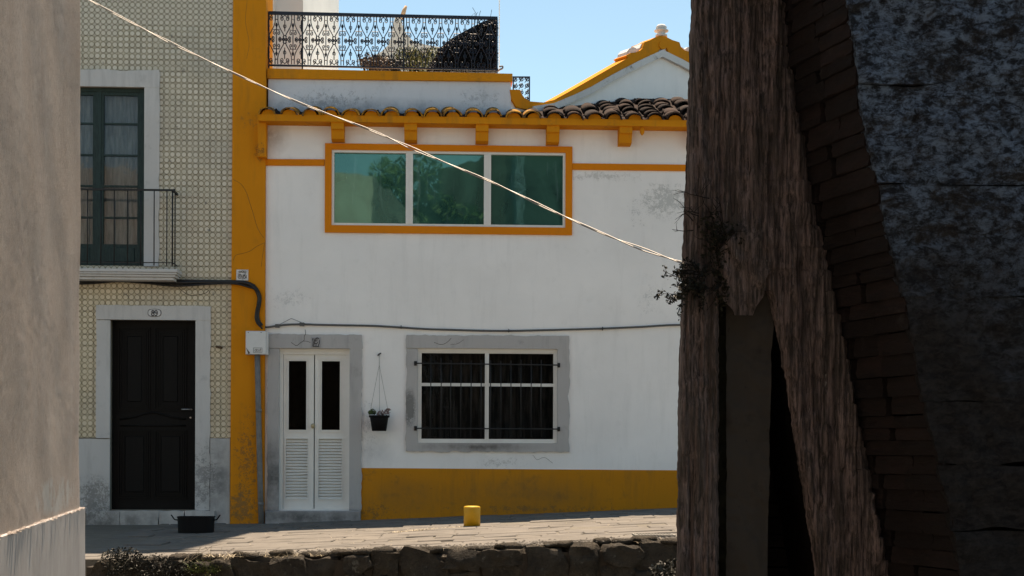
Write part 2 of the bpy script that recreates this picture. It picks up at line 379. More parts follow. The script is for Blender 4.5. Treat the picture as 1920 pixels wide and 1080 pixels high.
def m_rock(name, a, b, cc, scale=6.0, bump=0.6, lich=0.0, dist=0.02, spec=0.15):
    k = N(name); wp = k.n('ShaderNodeNewGeometry').outputs['Position']
    f = k.noise(scale, 9, 0.68, wp); g = k.noise(scale * 4, 7, 0.7, wp)
    c = k.mix(k.ramp(f, [(0.35, 0.0), (0.65, 1.0)]), a, b)
    c = k.mix(k.math('MULTIPLY', k.rnd(), 0.35), c, cc)
    c = k.mix(k.math('MULTIPLY', k.ramp(g, [(0.55, 0.0), (0.7, 1.0)]), 0.6), c, tuple(x * 0.45 for x in a))
    if lich: c = k.mix(k.ramp(k.noise(scale * 1.7, 8, 0.75, k.map(loc=(4, 4, 4), src=wp)), [(0.60, 0.0), (0.66, lich)]), c, (0.30, 0.30, 0.27))
    k.bump(f, bump, dist); k.bump(g, bump * 0.8, dist * 0.3)
    return k.done(c, 0.92, spec)
M['rubble'] = m_rock('rubble_stone', (0.036, 0.031, 0.025), (0.100, 0.085, 0.067), (0.068, 0.064, 0.058), 8.0, 1.0, 0.4, 0.06)
M['earth'] = m_rock('dark_earth_mortar', (0.035, 0.030, 0.024), (0.06, 0.05, 0.04), (0.05, 0.045, 0.04), 8.0, 0.8)
M['paving'] = m_rock('worn_paving_stone', (0.105, 0.097, 0.087), (0.172, 0.158, 0.140), (0.14, 0.133, 0.126), 3.0, 0.6, 0.0, 0.012)
M['paving_bed'] = m_rock('paving_bed', (0.11, 0.10, 0.085), (0.17, 0.155, 0.13), (0.14, 0.13, 0.11), 6.0, 0.7)
M['lower_street'] = m_rock('street_cobble_dust', (0.09, 0.085, 0.075), (0.14, 0.13, 0.115), (0.12, 0.11, 0.1), 3.0, 0.6)
# left foreground stucco
k = N('raked_stucco')
v = k.map(sc=(4.0, 4.0, 1.1), loc=(3.3, 1.7, 5.37)); f = k.noise(1.6, 10, 0.72, v); g = k.noise(62.0, 8, 0.78, k.map(sc=(5.5, 5.5, 0.62), loc=(3.3, 1.7, 5.37))); h = k.noise(150.0, 3, 0.7, k.map(sc=(4.5, 4.5, 1), loc=(1.3, 2.7, 5.37)))
c = k.mix(k.ramp(f, [(0.30, 0.0), (0.70, 1.0)]), (0.64, 0.52, 0.455), (0.75, 0.675, 0.625))
c = k.mix(k.ramp(k.noise(0.9, 5, 0.6), [(0.42, 0.0), (0.66, 0.6)]), c, (0.44, 0.34, 0.27))
c = k.mix(k.math('MULTIPLY', k.ramp(g, [(0.495, 0.0), (0.555, 1.0)]), 0.62), c, (0.27, 0.22, 0.195))
c = k.mix(k.math('MULTIPLY', k.ramp(h, [(0.51, 0.0), (0.57, 1.0)]), 0.75), c, (0.80, 0.75, 0.71))
c = k.mix(k.ramp(k.noise(5.0, 9, 0.75, k.map(sc=(4, 4, 0.7), loc=(3.3, 1.7, 5.37))), [(0.68, 0.0), (0.74, 0.5)]), c, (0.20, 0.17, 0.15))
wl = k.math('MULTIPLY', k.ramp(k.blob((0, 5.2, -0.16), (9, 0.65, 0.075)), [(0.0, 0.0), (0.3, 1.0)]), k.ramp(k.noise(7.0, 8, 0.75), [(0.48, 0.0), (0.54, 1.0)]))
c = k.mix(wl, c, (0.72, 0.71, 0.69))
k.bump(f, 0.25, 0.02); k.bump(g, 1.0, 0.018); k.bump(h, 1.0, 0.008); M['stucco'] = k.done(c, 0.95, 0.1)
k = N('grey_stucco_plinth'); v = k.map(sc=(7, 7, 2.2)); f = k.noise(1.8, 12, 0.78, v); g = k.noise(30.0, 10, 0.8, k.map(sc=(5, 5, 1)))
c = k.mix(k.ramp(f, [(0.3, 0.0), (0.7, 1.0)]), (0.32, 0.30, 0.295), (0.44, 0.425, 0.42)); c = k.mix(k.ramp(g, [(0.62, 0.0), (0.72, 0.6)]), c, (0.2, 0.18, 0.175))
k.bump(f, 0.12, 0.01); k.bump(g, 0.5, 0.004); M['plinth'] = k.done(c, 0.95, 0.1)
# tower
k = N('splintered_schist')
f = k.noise(1.5, 9, 0.74, k.map(sc=(62, 62, 3.4))); g = k.noise(1.2, 7, 0.7, k.map(sc=(17, 17, 1.6), loc=(5, 0, 0))); h = k.noise(2.4, 6, 0.6, k.map(sc=(1, 1, 0.7)))
c = k.mix(k.ramp(f, [(0.40, 0.0), (0.60, 1.0)]), (0.055, 0.043, 0.036), (0.38, 0.275, 0.25))
c = k.mix(k.ramp(g, [(0.40, 0.75), (0.54, 0.0)]), c, (0.055, 0.046, 0.038))
c = k.mix(k.ramp(h, [(0.48, 0.0), (0.7, 0.55)]), c, (0.11, 0.095, 0.08))
c = k.mix(k.ramp(k.noise(2.0, 5, 0.6, k.map(sc=(60, 60, 2.5), loc=(0, 3, 9))), [(0.66, 0.0), (0.72, 0.7)]), c, (0.50, 0.44, 0.40))
k.bump(f, 1.0, 0.02); k.bump(g, 0.8, 0.03); M['schist'] = k.done(c, 0.9, 0.2)
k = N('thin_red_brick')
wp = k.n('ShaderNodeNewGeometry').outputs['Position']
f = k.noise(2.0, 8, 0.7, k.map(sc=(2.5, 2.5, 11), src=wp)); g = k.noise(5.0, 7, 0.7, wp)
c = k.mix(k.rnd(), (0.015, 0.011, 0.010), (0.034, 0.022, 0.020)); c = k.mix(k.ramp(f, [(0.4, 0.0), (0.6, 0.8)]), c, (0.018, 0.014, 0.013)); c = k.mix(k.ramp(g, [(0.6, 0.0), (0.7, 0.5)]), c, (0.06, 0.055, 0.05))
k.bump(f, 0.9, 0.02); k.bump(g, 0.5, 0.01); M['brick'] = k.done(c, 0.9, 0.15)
k = N('skylit_slate_block')
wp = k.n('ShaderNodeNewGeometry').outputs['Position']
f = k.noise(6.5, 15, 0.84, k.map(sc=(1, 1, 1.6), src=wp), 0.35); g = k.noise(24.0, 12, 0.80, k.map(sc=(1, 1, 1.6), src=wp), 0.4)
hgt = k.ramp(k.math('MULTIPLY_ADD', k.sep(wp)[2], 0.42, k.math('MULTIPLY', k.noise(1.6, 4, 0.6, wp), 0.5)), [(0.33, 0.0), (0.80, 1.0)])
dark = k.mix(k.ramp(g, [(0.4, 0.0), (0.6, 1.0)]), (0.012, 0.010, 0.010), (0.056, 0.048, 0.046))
blue = k.mix(k.ramp(g, [(0.44, 0.0), (0.56, 1.0)]), (0.022, 0.028, 0.040), (0.26, 0.36, 0.50))  # blue sky light from above painted into the upper blocks, fading out downwards
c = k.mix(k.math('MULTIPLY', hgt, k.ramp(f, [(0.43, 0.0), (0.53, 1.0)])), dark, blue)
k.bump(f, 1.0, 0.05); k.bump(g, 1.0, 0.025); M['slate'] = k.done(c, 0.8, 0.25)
M['old_render'] = m_painted_wall('old_grey_render', (0.058, 0.050, 0.043), (0.026, 0.023, 0.020), 12.0, 0.9, streak=0.5)
M['moss'] = m_rock('mossy_crevice', (0.020, 0.020, 0.012), (0.045, 0.042, 0.026), (0.03, 0.03, 0.02), 14.0, 1.0)
M['glass_door'] = m_glass('door_glass', (0.25, 0.25, 0.25), 0.008, gc=0.2)
def m_leaf(name, a, b):
    k = N(name); wp = k.n('ShaderNodeNewGeometry').outputs['Position']; f = k.noise(11.0, 4, 0.6, wp)
    return k.done(k.mix(k.ramp(f, [(0.35, 0.0), (0.65, 1.0)]), a, b), 0.6, 0.25)
M['leaf'] = m_leaf('green_leaves', (0.030, 0.050, 0.014), (0.085, 0.120, 0.030))
M['leaf_dark'] = m_leaf('dark_leaves', (0.006, 0.007, 0.005), (0.022, 0.022, 0.014))
M['leaf_brown'] = m_leaf('brown_leaves', (0.060, 0.035, 0.020), (0.12, 0.08, 0.05))
M['ivy_black'] = m_leaf('near_black_ivy', (0.006, 0.006, 0.008), (0.014, 0.014, 0.016))
M['leaf_pink'] = m_leaf('pinkish_leaves', (0.16, 0.10, 0.10), (0.25, 0.17, 0.16))
M['leaf_yellow'] = m_leaf('olive_leaves', (0.07, 0.075, 0.02), (0.16, 0.16, 0.06))
M['straw'] = m_leaf('dry_straw', (0.25, 0.20, 0.13), (0.45, 0.38, 0.27))
M['twig'] = m_simple('dark_twig', (0.022, 0.018, 0.015), 0.9, 0.1, var=0.4)
M['pot'] = m_simple('black_plastic_pot', (0.006, 0.006, 0.007), 0.7, 0.15)
M['bollard'] = m_simple('yellow_bollard_paint', (0.50, 0.255, 0.008), 0.5, 0.4, var=0.08, scale=14)
M['bollard_top'] = m_simple('pale_yellow_bollard_top', (0.72, 0.46, 0.05), 0.6, 0.3, var=0.1)
M['brass'] = m_simple('tarnished_brass', (0.45, 0.36, 0.22), 0.4, 0.5, 0.4)
M['chrome'] = m_simple('dull_chrome', (0.35, 0.35, 0.36), 0.35, 0.5, 0.8)
M['metal_grate'] = m_simple('cast_iron_grate', (0.20, 0.19, 0.17), 0.7, 0.3)
M['far_white'] = m_painted_wall('far_white_wall', (0.82, 0.82, 0.80), (0.6, 0.58, 0.55), 20.0, 0.1, streak=0.1)
M['far_brick'] = m_painted_wall('far_pale_gable', (0.70, 0.66, 0.61), (0.42, 0.36, 0.32), 21.0, 0.5, streak=0.4)
M['terracotta'] = m_simple('terracotta_orange', (0.55, 0.36, 0.22), 0.8, 0.2)
M['body'] = m_simple('plain_render', (0.55, 0.53, 0.5), 0.9, 0.1)

# ------------------------------------------------------------------ ground
def zp(x):                       # height of the paved upper street
    a = -0.794 + 0.043 * x; b = -0.93
    return 0.5 * (a + b + math.sqrt((a - b) ** 2 + 0.0008))
YW = 12.2                        # where the retaining wall carries the edge of the upper street
mb = MB(); n = 40
mb.add([(-300 + 600 * i / n, -300 + 600 * j / n, -1.75) for j in range(n + 1) for i in range(n + 1)],
       [(j * (n + 1) + i, j * (n + 1) + i + 1, (j + 1) * (n + 1) + i + 1, (j + 1) * (n + 1) + i) for j in range(n) for i in range(n)])
mb.build('street', M['lower_street'], kind='structure')
pav = MB()
xs = [-14 + 0.7 * i for i in range(45)]
vs = []
for i, x in enumerate(xs):
    e = YW + 0.10
    vs += [(x, e, -1.75), (x, e, zp(x) - 0.008), (x, 27.0, zp(x) - 0.008), (x, 27.0, -1.75)]
fs = []
for i in range(len(xs) - 1):
    for a in range(3): fs.append((4 * i + a, 4 * i + 4 + a, 4 * i + 5 + a, 4 * i + 1 + a))
pav.add(vs, fs)
pavement = pav.build('pavement', M['paving_bed'], kind='structure')
# paving stones, laid in uneven rows
cnt = 0; y = YW + 0.12; row = 0
while y < 18.9 and cnt < 300:
    d = random.uniform(0.24, 0.44) if y > 14 else random.uniform(0.20, 0.34)
    x = -3.9 + random.uniform(-0.3, 0.1) - (0.4 if y > 15 else 0)
    xe = 2.5 if y < 15 else 2.9
    while x < xe and cnt < 300:
        L = random.choice((random.uniform(.18, .4), random.uniform(.4, .95)))
        g = 0.005
        g = random.uniform(.001, .009); q = [(x + g + random.uniform(-.012, .012), y + g + random.uniform(-.035, .035)), (x + L - g + random.uniform(-.012, .012), y + g + random.uniform(-.02, .02)),
             (x + L - g + random.uniform(-.012, .012), y + d - g + random.uniform(-.02, .02)), (x + g + random.uniform(-.012, .012), y + d - g + random.uniform(-.02, .02))]
        yl = 18.6 + 0.0485 * x
        if y + d > yl + 0.25: x += L; continue
        h = random.uniform(-0.007, 0.007)
        cxm = sum(p[0] for p in q) / 4; cym = sum(p[1] for p in q) / 4
        top = []; mid = []; bot = []
        for p in q:
            zz = zp(p[0]) + h + random.uniform(-.006, .006)
            mid.append((p[0] - cxm, p[1] - cym, zz - 0.008 - zp(cxm))); bot.append((p[0] - cxm, p[1] - cym, zz - 0.06 - zp(cxm)))
            top.append(((p[0] - cxm) * 0.96, (p[1] - cym) * 0.94, zz - zp(cxm)))
        s = MB(); s.add(bot + mid + top, [(8, 9, 10, 11)] + [(i, (i + 1) % 4, (i + 1) % 4 + 4, i + 4) for i in range(4)] + [(i + 4, (i + 1) % 4 + 4, (i + 1) % 4 + 8, i + 8) for i in range(4)])
        s.build('paving_stone', M['paving'], pavement, (cxm, cym, zp(cxm))); cnt += 1
        x += L
    y += d; row += 1

# ------------------------------------------------------------------ rubble retaining wall
def rough_block(w, d, h, seed, amp=0.03, n=(5, 3, 4), rnd=0.35, fr=7.0):
    """closed stone with rounded corners and uneven faces, centred on its middle"""
    mb = MB(); idx = {}
    nx, ny, nzz = n
    def vid(i, j, kk):
        key = (i, j, kk)
        if key in idx: return idx[key]
        p = Vector(((i / nx - .5) * 2, (j / ny - .5) * 2, (kk / nzz - .5) * 2))
        q = Vector((p.x * math.sqrt(max(0, 1 - rnd * (p.y * p.y / 2 + p.z * p.z / 2 - p.y * p.y * p.z * p.z / 3))),
                    p.y * math.sqrt(max(0, 1 - rnd * (p.x * p.x / 2 + p.z * p.z / 2 - p.x * p.x * p.z * p.z / 3))),
                    p.z * math.sqrt(max(0, 1 - rnd * (p.y * p.y / 2 + p.x * p.x / 2 - p.y * p.y * p.x * p.x / 3)))))
        v = Vector((q.x * w / 2, q.y * d / 2, q.z * h / 2))
        s = v * fr + Vector((seed * 3.7, seed * 1.3, seed * 7.1))
        v += Vector((noise.noise(s), noise.noise(s + Vector((31, 0, 0))), noise.noise(s + Vector((0, 57, 0))))) * amp
        mb.v.append(tuple(v)); idx[key] = len(mb.v) - 1; return idx[key]
    def face(a, b, c, dd): mb.f.append((a, b, c, dd)); mb.sm.append(True)
    for i in range(nx):
        for j in range(ny):
            face(vid(i, j, 0), vid(i, j + 1, 0), vid(i + 1, j + 1, 0), vid(i + 1, j, 0))
            face(vid(i, j, nzz), vid(i + 1, j, nzz), vid(i + 1, j + 1, nzz), vid(i, j + 1, nzz))
    for i in range(nx):
        for kk in range(nzz):
            face(vid(i, 0, kk), vid(i + 1, 0, kk), vid(i + 1, 0, kk + 1), vid(i, 0, kk + 1))
            face(vid(i, ny, kk), vid(i, ny, kk + 1), vid(i + 1, ny, kk + 1), vid(i + 1, ny, kk))
    for j in range(ny):
        for kk in range(nzz):
            face(vid(0, j, kk), vid(0, j, kk + 1), vid(0, j + 1, kk + 1), vid(0, j + 1, kk))
            face(vid(nx, j, kk), vid(nx, j + 1, kk), vid(nx, j + 1, kk + 1), vid(nx, j, kk + 1))
    return mb
def chip(mb, w, d, h, seed, n=9, lo=.70, hi=.95):
    rg = random.Random(seed)
    for q in range(n):
        nv = Vector((rg.gauss(0, 1), rg.gauss(-.5, 1), rg.gauss(0, 1))).normalized()
        sup = abs(nv.x) * w / 2 + abs(nv.y) * d / 2 + abs(nv.z) * h / 2; lim = sup * rg.uniform(lo, hi)
        for i_, v in enumerate(mb.v):
            t_ = Vector(v).dot(nv) - lim
            if t_ > 0: v2 = Vector(v) - nv * t_; mb.v[i_] = tuple(v2)
    return mb
rw = thing('retaining_wall', 'low dark rubble stone wall carrying the edge of the paved upper street', 'stone wall', (0, YW, -1.75))
core = MB()
for i in range(24):
    x0 = -3.62 + i * 0.26
    core.box(x0, x0 + 0.262, -0.092, 0.12, 0.0, zp(x0) + 1.75 - 0.06)
core.build('mortar_core', M['earth'], rw)
sd_ = 0
x = -3.6
while x < 2.7:                                  # stones, in ragged columns
    L = random.uniform(0.24, 0.42); z = zp(x) + 1.75 - random.uniform(0.0, 0.03)
    while z > 0.05:
        h = random.uniform(0.15, 0.30); w2 = L * random.uniform(0.88, 1.05)
        s = chip(rough_block(w2 * 1.06, 0.26, h * 1.04, sd_, 0.035, (9, 4, 8), 0.10, 9.0), w2, .26, h, sd_); sd_ += 1
        so_ = s.build('stone', M['rubble'], rw, (x + L / 2 + random.uniform(-.03, .03), random.uniform(-0.03, 0.02), z - h / 2), None); so_.data.set_sharp_from_angle(angle=R(22)); so_.rotation_euler = (0, random.gauss(0, .12), 0)
        z -= h
    x += L * 0.95
# flat cap stones and crumbs along the lip
for i in range(34):
    x = random.uniform(-3.0, 2.3)
    s = rough_block(random.uniform(.10, .26), random.uniform(.12, .2), random.uniform(.04, .07), 200 + i, 0.02, (4, 3, 3), 0.7, 12)
    s.build('stone', M['rubble'], rw, (x, random.uniform(-.06, .10), zp(x) + 1.75 + random.uniform(-.02, .012)))
crumb = MB()
for i in range(1500):
    x = random.uniform(-3.2, 2.4); y = YW + abs(random.gauss(0, 0.22)); r = random.uniform(.004, .016)
    z = zp(x) + r * 0.4
    vs = [(x + r * random.uniform(.6, 1.3) * a, y + r * random.uniform(.6, 1.3) * b, z + r * c * 0.7) for a, b, c in ((1, 0, 0), (-1, 0, 0), (0, 1, 0), (0, -1, 0), (0, 0, 1), (0, 0, -1))]
    crumb.add(vs, [(0, 2, 4), (2, 1, 4), (1, 3, 4), (3, 0, 4), (2, 0, 5), (1, 2, 5), (3, 1, 5), (0, 3, 5)])
o = crumb.build('gravel', M['paving'], kind='stuff'); tag(o, 'loose gravel crumbs scattered along the lip of the paved street', 'gravel')

def blades(mb, c, n, h, spread, lean=0.6, wd=0.004):
    for i in range(n):
        a = random.uniform(0, 2 * pi); rr = spread * math.sqrt(random.random())
        p = Vector((c[0] + rr * cos(a), c[1] + rr * 0.6 * sin(a), c[2])); hh = h * random.uniform(.5, 1.2)
        d = Vector((random.gauss(0, lean), random.gauss(0, lean) - 0.1, 1)).normalized()
        s = Vector((d.y + 0.3, -d.x, 0)); s = s.normalized() * wd if s.length > 0 else Vector((wd, 0, 0))
        pts = [p + d * hh * t + Vector((d.x, d.y, -0.5)) * hh * 0.5 * t * t for t in (0, .5, 1)]
        mb.add([pts[0] - s, pts[0] + s, pts[1] + s * .8, pts[1] - s * .8, pts[2]], [(0, 1, 2, 3), (3, 2, 4)])
def leafball(mb, c, r, n, size, flat=1.0):
    for i in range(n):
        d = Vector((random.gauss(0, 1), random.gauss(0, 1), random.gauss(0, 1))).normalized() * (random.random() ** 0.4)
        p = Vector((c[0] + d.x * r[0], c[1] + d.y * r[1], c[2] + d.z * r[2]))
        u = Vector((random.gauss(0, 1), random.gauss(0, 1), random.gauss(0, 1) * flat)).normalized()
        v = u.cross(Vector((random.gauss(0, 1), random.gauss(0, 1), random.gauss(0, 1)))).normalized()
        s = size * random.uniform(.6, 1.3)
        mb.add([p - u * s, p - v * s * .45, p + u * s, p + v * s * .45], [(0, 1, 2, 3)])
mb = MB()
for i in range(60):
    x = random.uniform(-2.9, 2.3); blades(mb, (x, YW + random.uniform(-.08, .06), zp(x) - 0.02), random.randint(3, 16), 0.07, 0.07, 1.2, 0.0022)
blades(mb, (-2.45, YW - .02, zp(-2.4)), 120, 0.07, 0.20, 1.6, 0.0025)
for i in range(70):
    t_ = i / 69; x = -1.28 + .74 * t_; y = 15.1 + .62 * t_ + random.gauss(0, .05); blades(mb, (x, y, zp(x)), random.randint(2, 8), .035, .06, 1.6, .003)
for i in range(90):
    x = random.uniform(-3.2, 2.2); blades(mb, (x, YW + .15 + random.random() ** 2 * 4.5, zp(x)), random.randint(1, 4), .02, .05, 1.8, .003)
o = mb.build('dry_grass', M['straw'], kind='stuff'); tag(o, 'straw coloured dry grass hanging over the lip of the rubble wall', 'dry grass')
t = thing('grass_clump', 'bright green weed tuft growing from the rubble wall near the shade edge', 'weed', (-2.60, YW - 0.10, -1.02))
mb = MB(); blades(mb, (0, 0, 0), 260, 0.16, 0.13, 0.9, 0.0035); mb.build('blades', M['leaf'], t)
mb = MB(); leafball(mb, (0, -0.02, 0.02), (0.16, .09, 0.09), 300, 0.014); mb.build('leaves', M['leaf_yellow'], t)
mb = MB()
for i in range(6): mb.tube([(random.uniform(-.1, .1), 0, 0), (random.uniform(-.15, .12), -.02, .1), (random.uniform(-.2, .16), -.03, .22)], 0.0016, 4)
mb.build('stem', M['straw'], t)
t = thing('wall_shrub', 'dark withered shrub sprawling over the left end of the rubble wall', 'shrub', (-3.10, YW - 0.06, -1.03))
mb = MB()
leafball(mb, (0, 0, 0.02), (.40, .20, .13), 3000, 0.013); leafball(mb, (-.22, 0, 0.10), (.20, .16, .12), 1100, 0.015); leafball(mb, (0.25, 0, -0.02), (.38, .18, .14), 1400, 0.015)
leafball(mb, (0.05, -0.02, -0.3), (.5, .16, .3), 2200, 0.016)
mb.build('foliage', M['leaf_dark'], t)
mb = MB()
for i in range(60):
    a = Vector((random.uniform(-.35, .4), random.uniform(-.1, .1), random.uniform(-.3, 0))); b = a + Vector((random.gauss(0, .09), random.gauss(-.03, .05), random.uniform(.05, .2)))
    mb.tube([a, (a + b) / 2 + Vector((random.gauss(0, .02), 0, 0)), b], 0.003, 4)
mb.build('twigs', M['twig'], t)

# ------------------------------------------------------------------ the white house
wh = front_thing('white_house', 'white limewashed house with ochre trim, wide teal window above and barred window below', 'house')
UL = Q(498, 500).x; UR = Q(1560, 500).x
ZG = -1.1
upw = rect(622, 284, 1060, 425); low = rect(783, 653, 1045, 831); dor = rect(523, 653, 655, 956)
ztop = (Q(500, 232).z + Q(1290, 238).z) / 2 + 0.10
wall = wall_holes(UL, UR, ZG, ztop, [upw, low, dor], 0.0, 0.30)
wall.build('wall', M['white'], wh)
mb = MB(); mb.box(UL + .01, UR - .01, 0.72, 7.0, ZG, ztop - 0.02); mb.build('house_body', M['body'], wh)
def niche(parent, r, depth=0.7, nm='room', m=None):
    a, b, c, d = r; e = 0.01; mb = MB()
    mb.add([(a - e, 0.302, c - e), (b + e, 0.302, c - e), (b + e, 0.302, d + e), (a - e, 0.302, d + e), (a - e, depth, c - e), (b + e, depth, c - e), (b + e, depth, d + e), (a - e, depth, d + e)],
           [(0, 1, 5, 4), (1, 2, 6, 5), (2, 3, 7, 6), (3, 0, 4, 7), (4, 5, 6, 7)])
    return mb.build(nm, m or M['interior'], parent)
niche(wh, low)
# plinth
p = [Q(677, 877.5, .012), Q(1560, 884, .012)]
MB().poly([(p[0].x, ZG), (p[1].x, ZG), (p[1].x, p[1].z), (p[0].x, p[0].z)], -0.012, 0.0).build('plinth', M['ochre_low'], wh)
# string course and upper window surround
for (a, b, c, d) in ((485, 298, 608.5, 298.5), (1073.5, 306, 1560, 312)):
    q0, q1 = Q(a, b, .02), Q(c, d, .02); hh = 0.083
    MB().poly([(q0.x, q0.z - hh), (q1.x, q1.z - hh), (q1.x, q1.z), (q0.x, q0.z)], -0.02, 0.0).build('string_course', M['orange'], wh)
so = rect(609, 271.5, 1073, 438, .03)
win = MB(); win.box(so[0], so[1], -.03, 0.0, upw[3], so[3]); win.box(so[0], so[1], -.03, 0.0, so[2], upw[2]); win.box(so[0], upw[0], -.03, 0.0, upw[2], upw[3]); win.box(upw[1], so[1], -.03, 0.0, upw[2], upw[3])
uw = win.build('window', M['orange'], wh, label='wide orange framed upper window with three teal panes')
u0, u1, z0, z1 = upw
fr = frame_mb(u0, u1, z0, z1, 0.032, -0.01, 0.06)
for xx in (767.5, 914):
    c0 = Q(xx, 350).x; fr.box(c0 - .046, c0 + .046, -0.013, 0.063, z0 + .032, z1 - .032)
    fr.box(c0 - .004, c0 + .004, -0.018, -0.013, z0 + .034, z1 - .034)
fr.build('frame', M['white_paint'], uw)
for (a, b) in ((626, 761), (774, 907.5), (920, 1055)):
    q0, q1 = Q(a, 350).x, Q(b, 350).x
    MB().box(q0 - .01, q1 + .01, 0.035, 0.042, z0 + .033, z1 - .033).build('pane', M['teal'], uw)
# eave: board, mortar plugs, corbels, tiles
OH = 0.26
eb = MB()
e0, e1 = Q(484, 226, OH), Q(1560, 241.5, OH)
def ez(u): return e0.z + (e1.z - e0.z) * (u - e0.x) / (e1.x - e0.x)      # underside of the eave board
eb.add([(e0.x, -OH, e0.z), (e1.x, -OH, e1.z), (e1.x, -OH, e1.z + .085), (e0.x, -OH, e0.z + .085),
        (e0.x, .0, e0.z), (e1.x, .0, e1.z), (e1.x, .0, e1.z + .085), (e0.x, .0, e0.z + .085)],
       [(0, 1, 2, 3), (0, 4, 5, 1), (3, 2, 6, 7), (1, 5, 6, 2), (4, 0, 3, 7), (4, 7, 6, 5)])
PIT = 0.262; ncol = int((e1.x - e0.x) / PIT)
for i in range(ncol):
    u = e0.x + 0.13 + i * PIT; zb = ez(u) + .083; r = 0.088
    eb.poly([(u + r * cos(a), zb + r * 0.78 * sin(a)) for a in [pi * q / 8 for q in range(9)]], -OH + 0.012, -0.02)
eave = eb.build('eave', M['eave'], wh)
def tile_mesh(L, r0, r1, m, sag=0.8, th=0.016, n=8, L2=0):
    """half-round clay tile running back along +Y from its wide mouth at the origin"""
    mb = MB(); vs = []
    for (yy, r) in ((0, r0), (L, r1)):
        for rr in (r, r - th):
            for q in range(n + 1):
                a = pi * q / n; vs.append((rr * cos(a), yy, rr * sag * sin(a)))
    mb.v = [tuple(v) for v in vs]; k = n + 1
    for q in range(n):
        mb.f += [(q, q + 1, 2 * k + q + 1, 2 * k + q), (k + q + 1, k + q, 3 * k + q, 3 * k + q + 1), (q + 1, q, k + q, k + q + 1), (2 * k + q, 2 * k + q + 1, 3 * k + q + 1, 3 * k + q)]
        mb.sm += [True, True, False, False]
    for q in (0, n): mb.f.append((q, k + q, 3 * k + q, 2 * k + q)); mb.sm.append(False)
    return mb.mesh('roof_tile', m)
T1 = tile_mesh(0.36, 0.105, 0.090, M['roof']); T0 = tile_mesh(0.34, 0.108, 0.092, M['roof_edge'])
C1 = tile_mesh(0.36, 0.10, 0.09, M['roof'], 0.6)
PITCH = R(23)
A_ = Q(958, 200, -0.10)         # where the gable wall leaves the eave
uA = A_.x
def gdepth(u): return 0.08 + (u - uA) * 0.66      # the gable stands at an angle to the street
TE = 0.250
ntile = 0
for i in range(ncol):
    u = e0.x + 0.13 + i * PIT
    run = 0.12 if u < uA else min(1.30, gdepth(u) + 0.05)
    nrow = max(1, int(round((run + OH) / (TE * cos(PITCH)) - 0.75)))
    if u < uA: nrow = 1
    for j in range(nrow):
        yy = -OH - 0.03 + j * TE * cos(PITCH); zz = ez(u) + .078 + j * TE * sin(PITCH)
        me = T0 if (j == 0 and u < uA + .3) else T1
        inst('roof_tile', me, eave, (u + random.gauss(0, .010), yy + random.gauss(0, .022) * (j > 0), zz + random.gauss(0, .006)), (PITCH - R(4) + random.gauss(0, .035), random.gauss(0, .06), random.gauss(0, .06)), (random.uniform(1.0, 1.16), 1, random.uniform(.66, .92) if j else random.uniform(.95, 1.15)))
        if j < 8:
            inst('roof_tile', C1, eave, (u + PIT / 2, yy + .05, zz + 0.05), (-(PITCH - R(3)), pi + random.gauss(0, .04), 0), (0.80, 1, 0.9))
        ntile += 1
rb = MB()                         # roof bed under the tiles
u0r = uA; zz0 = ez(u0r)
for (ua, ub) in ((uA, uA + 1.9), (uA + 1.9, e1.x)):
    ra = min(1.3, gdepth(ua)) ; rb_ = min(1.3, gdepth(ub))
    rb.add([(ua, -OH + .05, ez(ua) + .087), (ub, -OH + .05, ez(ub) + .087), (ub, rb_, ez(ub) + .087 + (rb_ + OH) * tan(PITCH)), (ua, ra, ez(ua) + .087 + (ra + OH) * tan(PITCH))], [(0, 1, 2, 3)])
rb.build('roof_bed', M['roof'], wh)
# a rear slope beyond the ridge
rs = MB(); zr = ez(uA + 2.5) + .087 + (1.3 + OH) * tan(PITCH)
rs.add([(uA + 1.8, 1.3, zr), (e1.x, 1.3, zr), (e1.x, 4.5, zr - 1.2), (uA + 1.8, 4.5, zr - 1.2)], [(0, 1, 2, 3)]); rs.build('roof_slope', M['roof'], wh)
for pxc in (633, 770, 904, 1037, 1173, 1308, 1440):
    ct = Q(pxc, 236, 0.18); u = ct.x; zt = ez(u) + .001
    mb = MB(); w1, w2 = .082, .070
    prof = [(-0.235, zt), (-0.235, zt - .085), (-0.20, zt - .10), (-0.165, zt - .20), (-0.10, zt - .215), (0.0, zt - .215), (0.0, zt)]
    vs = [(u - w1, a, b) for a, b in prof] + [(u + w1, a, b) for a, b in prof]; n_ = len(prof)
    mb.add(vs, [tuple(range(n_)), tuple(range(2 * n_ - 1, n_ - 1, -1))] + [(i, i + n_, (i + 1) % n_ + n_, (i + 1) % n_) for i in range(n_)][::1])
    mb.build('corbel', M['eave'], wh)
a = rect(484, 230, 500, 296, .10)
MB().bbox(a[0], a[1], -.16, -0.002, a[2], a[3] + .03, .01).build('corbel', M['ochre'], wh, label='tall ochre corner bracket blackened at its foot')
# drooping old paint drip / rag under the eave by the fifth corbel
c0 = Q(1204, 243, .2)
MB().lathe([(0.004, 0.05), (.022, 0.03), (.032, -.01), (.028, -.045), (.012, -.07), (.002, -.075)], (c0.x, -.2, c0.z), 10).build('hanging_tassel', M['eave'], wh)
